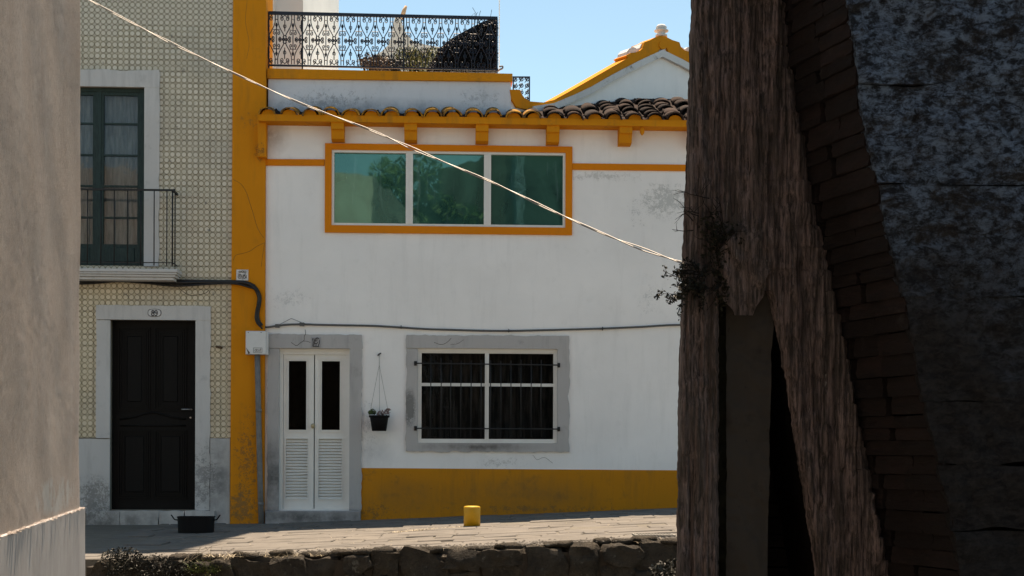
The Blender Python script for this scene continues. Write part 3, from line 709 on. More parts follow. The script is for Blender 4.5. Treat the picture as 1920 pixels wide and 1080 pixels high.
# parapet, coping
pa0, pa1 = Q(503, 150, -.06), Q(958, 154, -.06)
zb = ez(0) + .02
pz0, pz1 = Q(503, 147, -.06).z, Q(958, 153, -.06).z
mb = MB()
mb.add([(pa0.x, .06, zb), (pa1.x, .06, zb), (pa1.x, .06, pz1), (pa0.x, .06, pz0), (pa0.x, .26, zb), (pa1.x, .26, zb), (pa1.x, .26, pz1), (pa0.x, .26, pz0)],
       [(0, 1, 2, 3), (1, 5, 6, 2), (5, 4, 7, 6), (4, 0, 3, 7)])
mb.build('parapet', M['parapet'], wh)
c0, c1 = Q(501, 128, -.02), Q(961, 138, -.02); d0, d1 = Q(501, 146.5, -.02), Q(961, 152.5, -.02)
mb = MB(); mb.add([(d0.x, .02, d0.z), (d1.x, .02, d1.z), (c1.x, .02, c1.z), (c0.x, .02, c0.z), (d0.x, .30, d0.z), (d1.x, .30, d1.z), (c1.x, .30, c1.z), (c0.x, .30, c0.z)],
       [(0, 1, 2, 3), (1, 5, 6, 2), (5, 4, 7, 6), (4, 0, 3, 7), (3, 2, 6, 7), (0, 4, 5, 1)])
mb.build('coping', M['eave'], wh)
mb = MB(); mb.box(UL, pa1.x, .26, 7.0, ztop - .02, d0.z - 0.2); mb.build('terrace_deck', M['body'], wh)
# gable, standing at an angle
GA = Vector((uA, gdepth(uA), 0)); GD = Vector((1, 0.66, 0)).normalized(); GNv = Vector((GD.y, -GD.x, 0))
gable = bpy.data.objects.new('gable', None)
def G(px, py, off=0.0):
    r = ray(px, py); rl = Vector((r.dot(FU), -r.dot(FN), r.z)); ol = -Vector((FO.dot(FU), -FO.dot(FN), 0))   # ray in front coordinates
    p0 = GA + GNv * off; t = (p0 - ol).dot(GNv) / rl.dot(GNv); p = ol + rl * t
    return ((p - GA).dot(GD), p.z)
def gpoly(pts, o0, o1, nm, m, parent):
    """outline given in photo points on the gable plane, thick from o0 (front) to o1"""
    q = [G(a, b, o0) for a, b in pts]; mb = MB(); mb.poly(q, -o0, -o1); me = mb.mesh(nm, m)
    ob = inst(nm, me, parent, GA, (0, 0, math.atan2(GD.y, GD.x))); return ob
top = [(958, 168), (975, 168), (978, 176), (984, 184), (994, 190), (1019, 192), (1039, 187), (1070, 170), (1110, 147), (1150, 124), (1178, 108), (1174, 104), (1183, 99), (1192, 98), (1200, 95), (1205, 90), (1208, 79),
       (1219, 75), (1228, 70), (1239, 67), (1251, 70), (1261, 75), (1274, 79), (1277, 88), (1283, 94), (1293, 97), (1305, 97), (1309, 103), (1345, 122), (1400, 152), (1430, 172)]
low_ = [(1430, 196), (1400, 176), (1345, 148), (1293, 119), (1254, 101), (1251, 90), (1244, 84), (1238, 90), (1232, 102), (1150, 142), (1078, 180), (1033, 199), (997, 207), (969, 201), (960, 186)]
gb = gpoly(low_[::-1] + [(1430, 196), (1430, 240), (958, 240)][0:0] + [(1430, 197), (1430, 250), (958, 250), (958, 186)], 0.0, -0.22, 'gable', M['white'], wh)
gpoly(top + low_, 0.035, -0.24, 'gable_band', M['ochre'], wh)
inner = [(1000, 212), (1040, 206), (1078, 190), (1110, 175), (1150, 152), (1200, 126), (1243, 106), (1280, 124), (1330, 152), (1400, 192)]
outer = [(x_, y_ - 13) for x_, y_ in inner]
gpoly(inner + outer[::-1], 0.055, 0.0, 'raking_moulding', M['moulding'], wh)
# scrolls, boss, finial
def disc(px, py, rpx, o0, o1, nm, m, lab=None):
    pts = [(px + rpx * cos(2 * pi * q / 20), py + rpx * sin(2 * pi * q / 20)) for q in range(20)]
    return gpoly(pts, o0, o1, nm, m, wh)
disc(1244, 84, 8, .05, 0, 'boss', M['ochre'])
gpoly([(1174, 104), (1175, 97), (1180, 91), (1188, 88), (1194, 91), (1199, 90), (1203, 82), (1207, 79), (1206, 90), (1200, 96), (1192, 99)], -.01, -.2, 'scroll', M['moulding'], wh)
gpoly([(1278, 88), (1284, 92), (1290, 88), (1298, 87), (1304, 92), (1305, 99), (1290, 98), (1280, 94)], -.01, -.2, 'scroll', M['moulding'], wh)
fu, fz = G(1240, 67, -.1)
fp = GA + GD * fu - GNv * .1
MB().lathe([(.085, -.02), (.085, .01), (.055, .02), (.06, .045), (.10, .06), (.105, .075), (.06, .09), (.075, .10), (.078, .125), (.05, .155), (.012, .165)], (fp.x, fp.y, fz), 18).build('finial', M['moulding'], wh)

# door of the white house
def stone_piece(parent, px0, py0, px1, py1, off, seed, m, sides='LRTB', nm='stone_slab', j=0.010, back=0.0):
    a = rect(px0, py0, px1, py1, off)
    return MB().poly(rough_rect(*a, j=j, sides=sides, seed=seed), -off, back).build(nm, m, parent)
st = M['stone']
for args in ((500, 626.5, 678, 653, .035, 1, 'TRL'), (501, 653.6, 523, 957, .032, 2, 'L'), (655, 653.6, 678, 957, .033, 3, 'R')):
    stone_piece(wh, *args[:6], st, args[6], 'door_surround', 0.018)
a = rect(497, 957.6, 676, 987, .06)
MB().bbox(a[0], a[1], -.10, 0.0, a[2] - .05, a[3], .012).build('doorstep', st, wh)
d0_, d1_, dz0, dz1 = dor
mb = frame_mb(d0_ + .002, d1_ - .002, dz0 + .002, dz1 - .002, .045, .05, .13, tt=.075, tb=.01)
door = mb.build('door', M['white_paint'], wh, label='white double door with glass above and louvres below')
def leaf(pl, pr, gl, gr, ll, lr):
    U = lambda p: Q(p, 800, -.07).x
    Z = lambda p: Q(590, p, -.07).z
    L_, R_, g0, g1, l0, l1 = U(pl), U(pr), U(gl), U(gr), U(ll), U(lr)
    zt, zb_, gt, gbm, lt, lb = Z(662), Z(955) + .004, Z(677), Z(806), Z(823), Z(935)
    mb = MB()
    y0, y1 = .070, .11
    mb.box(L_, R_, y0, y1, gt, zt); mb.box(L_, R_, y0, y1, lt, gbm); mb.box(L_, R_, y0, y1, zb_, lb)
    mb.box(L_, g0, y0, y1, gbm, gt); mb.box(g1, R_, y0, y1, gbm, gt); mb.box(L_, l0, y0, y1, lb, lt); mb.box(l1, R_, y0, y1, lb, lt)
    b = .028                                       # glazing and louvre beads
    frame_mb(g0 - b, g1 + b, gbm - b, gt + b, .008, y0 - .010, y0 - .001, mb); frame_mb(g0 - .008, g1 + .008, gbm - .008, gt + .008, .008, y0 - .006, y0 + .02, mb)
    frame_mb(l0 - .012, l1 + .012, lb - .012, lt + .012, .012, y0 - .012, y0 - .001, mb)
    mb.build('door_leaf', M['white_paint'], door)
    MB().box(g0 - .002, g1 + .002, .095, .10, gbm - .002, gt + .002).build('glass_pane', M['glass_door'], door)
    ns = 20; hh = (lt - lb) / ns
    sm = MB(); ww = (l1 - l0) / 2 - .001
    sm.add([(-ww, -.012, -hh * .42), (ww, -.012, -hh * .42), (ww, .016, hh * .36), (-ww, .016, hh * .36), (-ww, -.009, -hh * .62), (ww, -.009, -hh * .62), (ww, .019, hh * .2), (-ww, .019, hh * .2)],
           [(0, 1, 2, 3), (4, 7, 6, 5), (0, 4, 5, 1), (1, 5, 6, 2), (3, 7, 4, 0), (2, 6, 7, 3)])
    me = sm.mesh('slat', M['white_paint'])
    for i in range(ns):
        inst('slat', me, door, ((l0 + l1) / 2, .082, lb + hh * (i + .55)), (random.gauss(0, .02), random.gauss(0, .006 if not 5 < i < 13 else .02), 0))
    MB().box(l0 - .01, l1 + .01, .112, .116, lb, lt).build('louvre_backing', M['interior'], door)
leaf(531.5, 588.3, 541, 574, 536, 577)
leaf(590.2, 649.5, 603, 637, 597.5, 641)
kq = Q(587, 799, -.06)
MB().lathe([(.012, -.03), (.02, -.022), (.026, -.005), (.028, .01), (.02, .028), (.006, .034)], (kq.x, .035, kq.z), 14).build('door_knob', M['brass'], door)
niche(wh, dor, .7)
# number tile over the door
def strokes(parent, quad, lines, m, off, rad=.0035, nm='marking'):
    """flat strokes; quad = photo box, lines in 0..1 box units (y down)"""
    mb = MB()
    for ln in lines:
        pts = []
        for (sx, sy) in ln:
            q = Q(quad[0] + (quad[2] - quad[0]) * sx, quad[1] + (quad[3] - quad[1]) * sy, off); pts.append((q.x, -off, q.z))
        mb.tube(pts, rad, 4)
    return mb.build(nm, m, parent)
def arc(cx, cy, rx, ry, a0, a1, n=10): return [(cx + rx * cos(R(a0 + (a1 - a0) * i / n)), cy - ry * sin(R(a0 + (a1 - a0) * i / n))) for i in range(n + 1)]
a = rect(583, 632, 602, 651, .045)
nt1 = MB().bbox(a[0], a[1], -.045, -.02, a[2], a[3], .003).build('number_tile', M['plate_grey'], wh, label='small grey square tile with blurred dark numerals over the door')
strokes(nt1, (583, 632, 602, 651), [[(.15, .12), (.22, .5), (.18, .88)], [(.28, .12), (.36, .4), (.3, .55)], [(.42, .15), (.45, .45)], [(.6, .1), (.58, .42)], arc(.62, .3, .2, .22, 200, 20), [(.85, .3), (.82, .6), (.72, .9)], [(.28, .85), (.33, .6), (.5, .62), (.5, .9)], arc(.5, .5, .16, .14, 180, 360), [(.18, .92), (.8, .92)]], M['ink'], .0465, .0045)
# barred window
for args in ((761, 629, 1067, 653.5, .03, 11, 'TLR'), (761, 654, 783, 846, .026, 12, 'L'), (1045, 654, 1067, 846, .027, 13, 'R')):
    stone_piece(wh, *args[:6], st, args[6], 'window_surround', 0.016)
stone_piece(wh, 761, 831, 1067, 847, .029, 14, st, 'BLR', 'window_sill', .022)
u0, u1, z0, z1 = low
wf = frame_mb(u0 + .002, u1 - .002, z0 + .002, z1 - .002, .030, .015, .10, tt=.045, tb=.035)
frame_mb(u0 + .032, u1 - .032, z0 + .037, z1 - .047, .018, .03, .095, wf)
cm = Q(913, 740).x; wf.box(cm - .026, cm + .026, .022, .097, z0 + .055, z1 - .065)
lw_ = wf.build('window', M['white_paint'], wh, label='white framed two pane window behind iron bars')
zt = Q(913, 722, -.12).z
for (a, b) in ((789, 909), (917, 1037)):
    q0, q1 = Q(a, 740, -.07).x, Q(b, 740, -.07).x
    MB().box(q0 - .01, q1 + .01, .065, .07, z0 + .05, z1 - .06).build('pane', M['glass_dark'], lw_)
    MB().box(q0 - .004, q1 + .004, .050, .062, zt - .020, zt + .020).build('glazing_bar', M['white_paint'], lw_)
mb = MB(); n = 60                                # dim curtain inside
for i in range(n + 1):
    u = u0 + (u1 - u0) * i / n; mb.v += [(u, .32 + .03 * sin(i * 1.1) + .02 * nz(i * .4, 0, 0), z0), (u, .32 + .03 * sin(i * 1.1 + .4) + .02 * nz(i * .4, 3, 0), z1)]
for i in range(n): mb.f.append((2 * i, 2 * i + 2, 2 * i + 3, 2 * i + 1)); mb.sm.append(True)
mb.build('curtain', M['dim_curtain'], lw_)
gr = MB()
for (ya, yb) in ((681, 684.5), (803, 804.5)):
    a_, b_ = Q(779, ya, .06), Q(1048, yb, .06)
    gr.tube([a_, b_], .0085, 6)
    for q in (a_, b_):
        gr.tube([q + Vector((0, .0, 0)), q + Vector((0, .055, 0))], .010, 6); gr.box(q.x - .018, q.x + .018, -.040, -.031, q.z - .03, q.z + .03)
grille = gr.build('window_grille', M['iron'], wh)
for i, xx in enumerate((808, 827, 846, 865, 883.5, 902, 920, 939, 958, 977, 996, 1015)):
    tp = 671 if i in (0, 1) else 675 + random.uniform(-1, 2)
    a_, b_ = Q(xx, tp, .05), Q(xx - (1 if i < 5 else 0), 820, .05)
    MB().tube([a_, (a_ + b_) / 2 + Vector((random.gauss(0, .003), 0, 0)), b_], .0072, 6).build('bar', M['iron'], grille)

# ------------------------------------------------------------------ the tiled house on the left
th = front_thing('tiled_house', 'tall house clad in ring patterned wall tiles with ochre corner pilaster and black door', 'house')
TL = -9.0; TR = Q(432, 500).x; PR = UL - .002; TH_ = 14.5
bw = rect(100, 163, 270, 500); bd = rect(206, 600, 366, 956)
wall_holes(TL, TR, ZG, TH_, [bw, bd], .0, .30).build('wall', M['grout'], th)
mb = MB(); mb.box(TL, PR - .01, .72, 8.0, ZG, TH_ - .01); mb.build('house_body', M['body'], th)
mb = MB()
pt = Q(437, 0, .05).x; 
pil = [(Q(431, 985, .05).x, ZG), (PR, ZG), (PR, TH_), (Q(437, -200, .05).x, TH_), (Q(437, 0, .05).x, Q(437, 0, .05).z), (Q(434, 500, .05).x, Q(434, 500, .05).z)]
MB().poly(pil, -.05, .70).build('pilaster', M['ochre'], th)
TS = 0.148; tm = MB(); tm.bbox(-TS / 2 + .0012, TS / 2 - .0012, -.004, .004, -TS / 2 + .0012, TS / 2 - .0012, .0015); tme = tm.mesh('wall_tile', M['azulejo'])
zt0 = Q(300, 821).z; ut0 = TR - TS / 2 + .03; placed = 0; rest = []
sur = [rect(96, 131, 298, 500), rect(180, 573, 394, 990), rect(90, 498, 334, 524)]
ulim = Q(120, 500).x
for jz in range(-1, 104):
    for iu in range(0, 46):
        u = ut0 - iu * TS; z = zt0 + TS / 2 + jz * TS
        if u < TL + TS or z > TH_: continue
        if any(s[0] - .0 < u - TS / 2 and u + TS / 2 < s[1] + .0 and s[2] - .0 < z - TS / 2 and z + TS / 2 < s[3] + .0 for s in sur): continue
        if any(h[0] < u < h[1] and h[2] < z < h[3] for h in (bw, bd)): continue
        if z + TS / 2 < zt0 + .02: continue
        vis = u > ulim and z < Q(300, 0).z + .05
        if vis and placed < 300:
            inst('wall_tile', tme, th, (u, -.0045, z), (random.gauss(0, .006), 0, random.gauss(0, .006))); placed += 1
        else: rest.append((u, z))
# tiles beyond the picture and past the limit, joined: their glaze is drawn in the same way
k = N('ring_patterned_glaze_far'); x, y, z = k.sep()
cx = k.math('SUBTRACT', k.math('FRACT', k.math('DIVIDE', k.math('ADD', x, -ut0 + 400 * P), P)), 0.5); cz = k.math('SUBTRACT', k.math('FRACT', k.math('DIVIDE', k.math('ADD', z, -zt0 + 400 * P), P)), 0.5)
r = k.math('SQRT', k.math('ADD', k.math('MULTIPLY', cx, cx), k.math('MULTIPLY', cz, cz)))
ring = k.math('SUBTRACT', 1.0, k.ramp(k.math('ABSOLUTE', k.math('SUBTRACT', r, 0.445)), [(0.030, 0.0), (0.075, 1.0)]))
c = k.mix(ring, (0.60, 0.54, 0.44), (0.17, 0.130, 0.072)); M['azulejo2'] = k.done(c, 0.45, 0.4)
mb = MB()
for u, z in rest: mb.box(u - TS / 2 + .001, u + TS / 2 - .001, -.009, -.0005, z - TS / 2 + .001, z + TS / 2 - .001)
mb.build('wall_tiles', M['azulejo2'], th, kind='stuff')

# stone base, door surround, step
sp = M['stone_pale']
stone_piece(th, -300, 822, 205.4, 966, .03, 21, sp, 'T', 'base_stone', .006); stone_piece(th, 393.8, 822, 431, 990, .028, 22, sp, 'T', 'base_stone', .006)
stone_piece(th, 180, 573, 395, 599.6, .045, 23, sp, 'TLR', 'door_surround', .010)
stone_piece(th, 180, 600.2, 206, 821.5, .040, 24, sp, 'L', 'door_surround', .010)
stone_piece(th, 366, 600.2, 393.4, 957, .040, 25, sp, 'R', 'door_surround', .012)
for (a0, a1, o_) in ((-100, 160, .10), (161, 224, .12), (225, 297, .125), (298, 345, .118), (346, 402, .12)):
    a = rect(a0, 958, a1, 990, o_)
    MB().poly(rough_rect(a[0], a[1], a[2] - .05, a[3], .012, .05, 'TLR', a0), -o_, .0).build('step_stone', sp, th)
niche(th, bd, .7); niche(th, bw, .7)
# panelled black door
u0, u1, z0, z1 = bd
mb = MB(); mb.box(u0 + .002, u1 - .002, .11, .16, z0 + .002, z1 - .002)
bdoor = mb.build('door', M['door_black'], th, label='black panelled wooden door')
def panel(a0, b0, a1, b1, steps=4):
    r_ = rect(a0, b0, a1, b1, -.11); mb = MB(); q = r_
    for i in range(steps):
        d = .028 * i; t_ = .014
        frame_mb(q[0] + d, q[1] - d, q[2] + d, q[3] - d, t_, .11 - .018 + .004 * i, .1095, mb)
    d = .028 * steps; mb.bbox(q[0] + d, q[1] - d, .095, .1095, q[2] + d, q[3] - d, .01)
    mb.build('door_panel', M['door_black'], bdoor)
panel(222, 614, 282, 770); panel(290, 614, 350, 770); panel(222, 806, 282, 935, 3); panel(290, 806, 350, 935, 3)
mb = MB()
q = Q(286, 780, -.09)
mb.tube([Q(225, 786, -.1), Q(250, 782, -.1), Q(270, 776, -.1), Q(286, 773, -.1), Q(302, 776, -.1), Q(322, 782, -.1), Q(348, 786, -.1)], .012, 6)
mb.tube([Q(225, 798, -.1), Q(348, 798, -.1)], .010, 6)
mb.build('door_moulding', M['door_black'], bdoor)
q0 = Q(340, 767.5, -.05); q1 = Q(358, 767.5, -.05)
MB().tube([q0, q1], .008, 8).tube([q1, q1 + Vector((0, .06, 0))], .008, 8).build('door_handle', M['chrome'], bdoor)
q1 = Q(357, 783, -.09); MB().tube([q1 + Vector((0, -.01, 0)), q1 + Vector((0, .03, 0))], .011, 8).build('keyhole', M['chrome'], bdoor)
# oval house number 89
c0 = Q(289.5, 586.5, .05)
ring_ = [(c0.x + .086 * math.copysign(abs(cos(t)) ** .6, cos(t)), c0.z + .050 * math.copysign(abs(sin(t)) ** .7, sin(t))) for t in [2 * pi * i / 28 for i in range(28)]]
ring2 = [(c0.x + (a - c0.x) * .92, c0.z + (b - c0.z) * .87) for a, b in ring_]
pl = MB().poly(ring_, -.050, -.045).build('number_plate', M['ink'], th, label='oval enamel plate with black number 89')
MB().poly(ring2, -.053, -.0501).build('plate_face', M['enamel'], pl)
strokes(pl, (277, 579, 302, 594), [arc(.38, .36, .085, .15, 0, 360), arc(.38, .68, .10, .17, 0, 360), arc(.62, .38, .09, .17, 0, 360), [(.71, .4), (.70, .7), (.64, .84), (.53, .82)]], M['ink'], .054, .0062, 'numerals')
# rusty bolt stub beside the door
q = Q(412, 651, .03)
mb = MB(); mb.tube([q + Vector((-.05, .02, .01)), q + Vector((0, -.01, 0)), q + Vector((.03, -.03, -.01))], [.014, .02, .016], 8); mb.build('rusty_bolt', M['leaf_brown'], th)
# little number tile on the pilaster
a = rect(443, 505.5, 465.5, 526, .06)
nt2 = MB().bbox(a[0], a[1], -.066, -.05, a[2], a[3], .003).build('number_tile', M['enamel'], th, label='white square tile with blue-black scrollwork above the black cable')
qd = (443, 505.5, 465.5, 526)
strokes(nt2, qd, [arc(.5, .32, .30, .18, 190, 350)[::-1], arc(.30, .2, .1, .07, 0, 360), arc(.52, .18, .09, .08, 0, 360), arc(.72, .2, .1, .08, 0, 360), arc(.28, .62, .13, .2, 0, 360), [(.25, .5), (.3, .7)], [(.45, .62), (.55, .62), (.47, .85), (.6, .85)], arc(.68, .68, .08, .14, 90, -250), [(.82, .48), (.84, .8)], [(.60, .55), (.72, .5)]], M['ink'], .068, .0035)
def crack(parent, pts, off, m=None, r=.0022):
    q = [Q(a + random.uniform(-1.2, 1.2), b + random.uniform(-1, 1), off) for a, b in pts]
    MB().tube(smooth(q, 4), r, 4).build('crack', m or M['interior'], parent)
def smooth(pts, n=6):
    out = []
    P_ = [Vector(p) for p in pts]; P_ = [P_[0] * 2 - P_[1]] + P_ + [P_[-1] * 2 - P_[-2]]
    for i in range(1, len(P_) - 2):
        for j in range(n):
            t = j / n; a, b, c, d = P_[i - 1:i + 3]
            out.append(0.5 * ((2 * b) + (c - a) * t + (2 * a - 5 * b + 4 * c - d) * t * t + (3 * b - a - 3 * c + d) * t ** 3))
    out.append(P_[-2]); return out
crack(th, [(438, 336), (452, 345), (462, 360), (468, 378), (474, 400), (480, 422), (488, 436), (495, 447)], .0505, M['leaf_brown'])
crack(th, [(496, 455), (480, 462), (470, 470), (455, 476), (442, 478), (436, 488)], .0505, M['leaf_brown'])
crack(th, [(497, 455), (493, 478), (489, 500)], .0505, M['leaf_brown'], .0018)
crack(th, [(463, 0), (461, 40), (466, 80), (462, 110)], .0505, M['leaf_brown'], .0014)
crack(wh, [(545, 641), (550, 646), (556, 648), (564, 642), (570, 638), (571, 630), (573, 626), (571, 618)], .0352, None, .003)
crack(wh, [(568, 640), (575, 639), (581, 642)], .0352, None, .0025)
crack(wh, [(1035, 868), (1020, 858), (1008, 862), (1000, 852)], .004, None, .0016)
crack(wh, [(815, 641), (828, 646), (837, 642), (845, 634)], .0302, None, .0025)
crack(wh, [(845, 645), (858, 644), (870, 637)], .0302, None, .002)
crack(th, [(332, 535), (345, 548), (360, 555), (384, 549), (390, 543)], .010, None, .003)
# balcony window
for args in ((96, 131, 298, 162, .04, 31, 'TR'), (270, 162.6, 298, 499, .036, 32, 'R')):
    stone_piece(th, *args[:6], sp, args[6], 'window_surround', .012)
stone_piece(th, 72, 162.6, 100, 499, .036, 33, sp, 'L', 'window_surround', .012)
u0, u1, z0, z1 = bw
wf = frame_mb(u0 + .002, u1 - .002, z0 + .002, z1 - .002, .055, .045, .14, tt=.045, tb=.02)
U = lambda p: Q(p, 330, -.07).x
Z = lambda p: Q(200, p, -.07).z
wf.box(U(180), U(190), .05, .135, z0 + .02, z1 - .045)
leafs = ((U(190), u1 - .057), (u0 + .057, U(180)))
for (a, b) in leafs:
    wf.box(a, a + .03, .06, .11, z0 + .02, z1 - .045); wf.box(b - .04, b, .06, .11, z0 + .02, z1 - .045)
    wf.box(a + .03, b - .04, .06, .11, z1 - .09, z1 - .045); wf.box(a + .03, b - .04, .06, .11, z0 + .02, z0 + .30)
fw = wf.build('window', M['green_wood'], th, label='tall dark green balcony window')
for (a, b) in leafs:
    for zz in (232, 291, 349, 408):
        z_ = Z(zz); MB().box(a + .03, b - .04, .062, .105, z_ - .011, z_ + .011).build('glazing_bar', M['green_wood'], fw)
    zl = [z1 - .09, Z(232), Z(291), Z(349), Z(408), z0 + .30]
    for i in range(5): MB().box(a + .028, b - .038, .083, .087, zl[i + 1] + .004, zl[i] - .004).build('pane', M['glass'], fw)
    MB().bbox(a + .06, b - .07, .048, .058, z0 + .07, z0 + .26, .01).build('kick_panel', M['green_wood'], fw)
mb = MB(); n = 50
for i in range(n + 1):
    u = u0 + (u1 - u0) * i / n; mb.v += [(u, .17 + .012 * sin(i * 1.3), z0), (u, .17 + .012 * sin(i * 1.3 + .5), z1)]
for i in range(n): mb.f.append((2 * i, 2 * i + 2, 2 * i + 3, 2 * i + 1)); mb.sm.append(True)
mb.build('curtain', M['curtain'], fw)
# balcony slab and rail
PJ = .34
a = rect(36, 503, 332, 523, PJ)
mb = MB()
for (d, ta, tb) in ((0, 0, .30), (.012, .32, .50), (.03, .52, .72), (.055, .74, 1.0)):
    h = a[3] - a[2]; mb.bbox(a[0] + d, a[1] - d, -PJ + d, -.001 + .0, a[3] - h * tb, a[3] - h * ta, .004)
balc = mb.build('balcony', sp, th, label='moulded stone balcony slab with iron railing')
zr0 = Q(250, 499, PJ).z + .015; zr1 = Q(250, 355.5, PJ - .03).z; uR = Q(324, 400, PJ - .03).x; uL2 = Q(44, 400, PJ - .03).x; yb_ = -PJ + .03
mb = MB(); mb.box(uL2, uR + .012, yb_ - .014, yb_ + .014, zr1 - .014, zr1 + .010); mb.box(uR - .014, uR + .012, yb_ + .0141, -.001, zr1 - .014, zr1 + .010)
mb.box(uL2, uR, yb_ - .006, yb_ + .006, zr0 + .03, zr0 + .042); mb.box(uR - .006, uR + .006, yb_ + .0062, -.001, zr0 + .03, zr0 + .042)
mb.tube([(uR + .01, yb_ - .01, zr1 - .03), (uR + .022, yb_ - .012, zr1 - .01), (uR + .012, yb_ - .01, zr1 + .01)], .013, 6)
mb.build('handrail', M['iron'], balc)
bme = MB().tube([(0, 0, 0), (0, 0, zr1 - zr0 - .014)], .0078, 6).mesh('baluster', M['iron'])
for i in range(12): inst('baluster', bme, balc, (uR - .235 - .167 * i + .0, yb_, zr0))
inst('baluster', bme, balc, (uR - .075, yb_, zr0)); inst('baluster', MB().tube([(0, 0, 0), (0, 0, zr1 - zr0 - .014)], .011, 6).mesh('baluster', M['iron']), balc, (uR - .005, yb_, zr0))
for i in range(1, 2): inst('baluster', bme, balc, (uR, yb_ + .15 * i, zr0))

# ------------------------------------------------------------------ cables, box, pipe, pot on the front
def smooth(pts, n=6):
    out = []
    P_ = [Vector(p) for p in pts]; P_ = [P_[0] * 2 - P_[1]] + P_ + [P_[-1] * 2 - P_[-2]]
    for i in range(1, len(P_) - 2):
        for j in range(n):
            t = j / n; a, b, c, d = P_[i - 1:i + 3]
            out.append(0.5 * ((2 * b) + (c - a) * t + (2 * a - 5 * b + 4 * c - d) * t * t + (3 * b - a - 3 * c + d) * t ** 3))
    out.append(P_[-2]); return out
cbl = front_thing('black_cable', 'thick black cable bundle running below the balcony and curving down the ochre pilaster', 'cable')
pts = [(20, 524), (152, 526), (220, 525), (270, 527), (330, 530), (400, 529), (440, 529), (462, 531), (478, 540), (486, 556), (485, 572), (482, 588), (484, 602), (490, 611)]
off = lambda x_: .07 if x_ > 434 else (.05 if x_ > 335 else .06)
mb = MB(); mb.tube(smooth([Q(a, b, off(a) + .01) for a, b in pts]), .028, 8); mb.build('cable_sheath', M['rubber'], cbl)
mb = MB(); mb.tube(smooth([Q(a + (2 if i > 7 else 0) - (5 if 9 < i < 13 else 0), b + 4 + 2 * sin(i * 2.0), off(a) + .03) for i, (a, b) in enumerate(pts)]), .012, 6)
mb.tube(smooth([Q(a, b - 3 + 2 * sin(i * 1.3), off(a) + .02) for i, (a, b) in enumerate(pts[:9])]), .012, 6); mb.build('loose_strand', M['rubber'], cbl)
gc = front_thing('grey_cable', 'grey cable clipped along the white wall above the lower window', 'cable')
pts = [(489, 612), (500, 613.5), (512, 612), (535, 609), (566, 608), (600, 609), (650, 610), (700, 611), (752, 614), (800, 617), (850, 618.5), (900, 620), (953, 620.5), (1000, 619.5), (1060, 618), (1130, 616), (1200, 613), (1290, 609), (1500, 612)]
mb = MB(); mb.tube(smooth([Q(a, b, .022) for a, b in pts]), .0135, 6); mb.build('cable_sheath', M['grey_cable'], gc)
mb = MB(); mb.tube([Q(523, 609, .03), Q(546, 597, .012), Q(566, 605, .03), Q(580, 610, .025)], .003, 4); mb.build('tie_wire', M['grey_cable'], gc)
for (a, b, w_) in ((752, 613, .004), (954, 620, .004), (566, 608, .03), (520, 611, .028), (1130, 616, .004)):
    q = Q(a, b, .03); MB().box(q.x - w_, q.x + w_, -.045, -.001, q.z - .022, q.z + .022).build('cable_clip', M['rubber' if w_ < .01 else 'grey_cable'], gc)
eb_ = front_thing('junction_box', 'white square electrical box with a small printed label on the ochre pilaster', 'electrical box')
a = rect(460.5, 620.5, 499, 664.5, .17)
MB().bbox(a[0], a[1], -.17, -.052, a[2], a[3], .006).build('box_body', M['box_plastic'], eb_)
MB().bbox(a[0] + .004, a[1] - .004, -.176, -.1702, a[2] + .004, a[3] - .006, .003).build('lid', M['box_plastic'], eb_)
MB().box(a[1] + .001, a[1] + .018, -.15, -.052, a[2], a[3]).build('hinge_side', M['box_plastic'], eb_)
qd = (475, 652, 491.5, 661)
bx = rect(*qd, .178); lb_ = frame_mb(bx[0], bx[1], bx[2], bx[3], .004, -.1775, -.1765); lb_.build('label_border', M['ink'], eb_)
strokes(eb_, qd, [arc(.25, .55, .09, .22, 0, 360), [(.33, .2), (.33, .8)], arc(.47, .55, .07, .22, 40, 330), [(.6, .8), (.6, .4), (.7, .4), (.7, .8)], [(.82, .15), (.82, .8)], [(.76, .35), (.9, .35)]], M['ink'], .1772, .0022, 'lettering')
mb = MB(); q = Q(464, 656, .178); mb.add([(q.x - .02, -.1775, q.z + .03), (q.x + .035, -.1775, q.z - .04), (q.x + .012, -.1775, q.z - .055)], [(0, 2, 1)]); mb.build('rust_mark', M['leaf_brown'], eb_)
for xx in (465.5, 489.5):
    q = Q(xx, 623.5, .178); MB().box(q.x - .007, q.x + .007, -.178, -.176, q.z - .004, q.z + .004).build('screw', M['ink'], eb_)
pp = front_thing('conduit_pipe', 'grey conduit pipe running from the white box down to the pavement', 'pipe')
a0_, b0_ = Q(482.5, 665.5, .10), Q(490, 984, .10)
mb = MB(); mb.tube([a0_, Q(484.5, 770, .10), Q(487.5, 900, .10), b0_ + Vector((0, 0, -.04))], .036, 14); mb.build('pipe', M['pipe'], pp)
for yy, xx in ((770, 485), (945, 489)):
    q = Q(xx, yy, .10); MB().tube([q + Vector((0, 0, -.02)), q + Vector((0, 0, .02))], .0395, 14).box(q.x - .01, q.x + .01, -.065, -.051, q.z - .02, q.z + .02).build('pipe_clamp', M['pipe'], pp)
hp = front_thing('hanging_flower_pot', 'small black plastic pot with drooping succulents hung on the white wall', 'flower pot')
c0 = Q(711, 793, .13)
mb = MB(); h = .26 * .9; zb0 = Q(711, 808, .13).z; zt_ = Q(711, 779, .13).z
mb.lathe([(.092, 0), (.118, zt_ - zb0 - .03), (.118, zt_ - zb0 - .028), (.132, zt_ - zb0 - .026), (.136, zt_ - zb0), (.124, zt_ - zb0), (.112, zt_ - zb0 - .04)], (c0.x, -.14, zb0), 20); mb.build('pot', M['pot'], hp)
mb = MB(); nk = Q(711, 684, .05); hk = Q(711, 665, .02)
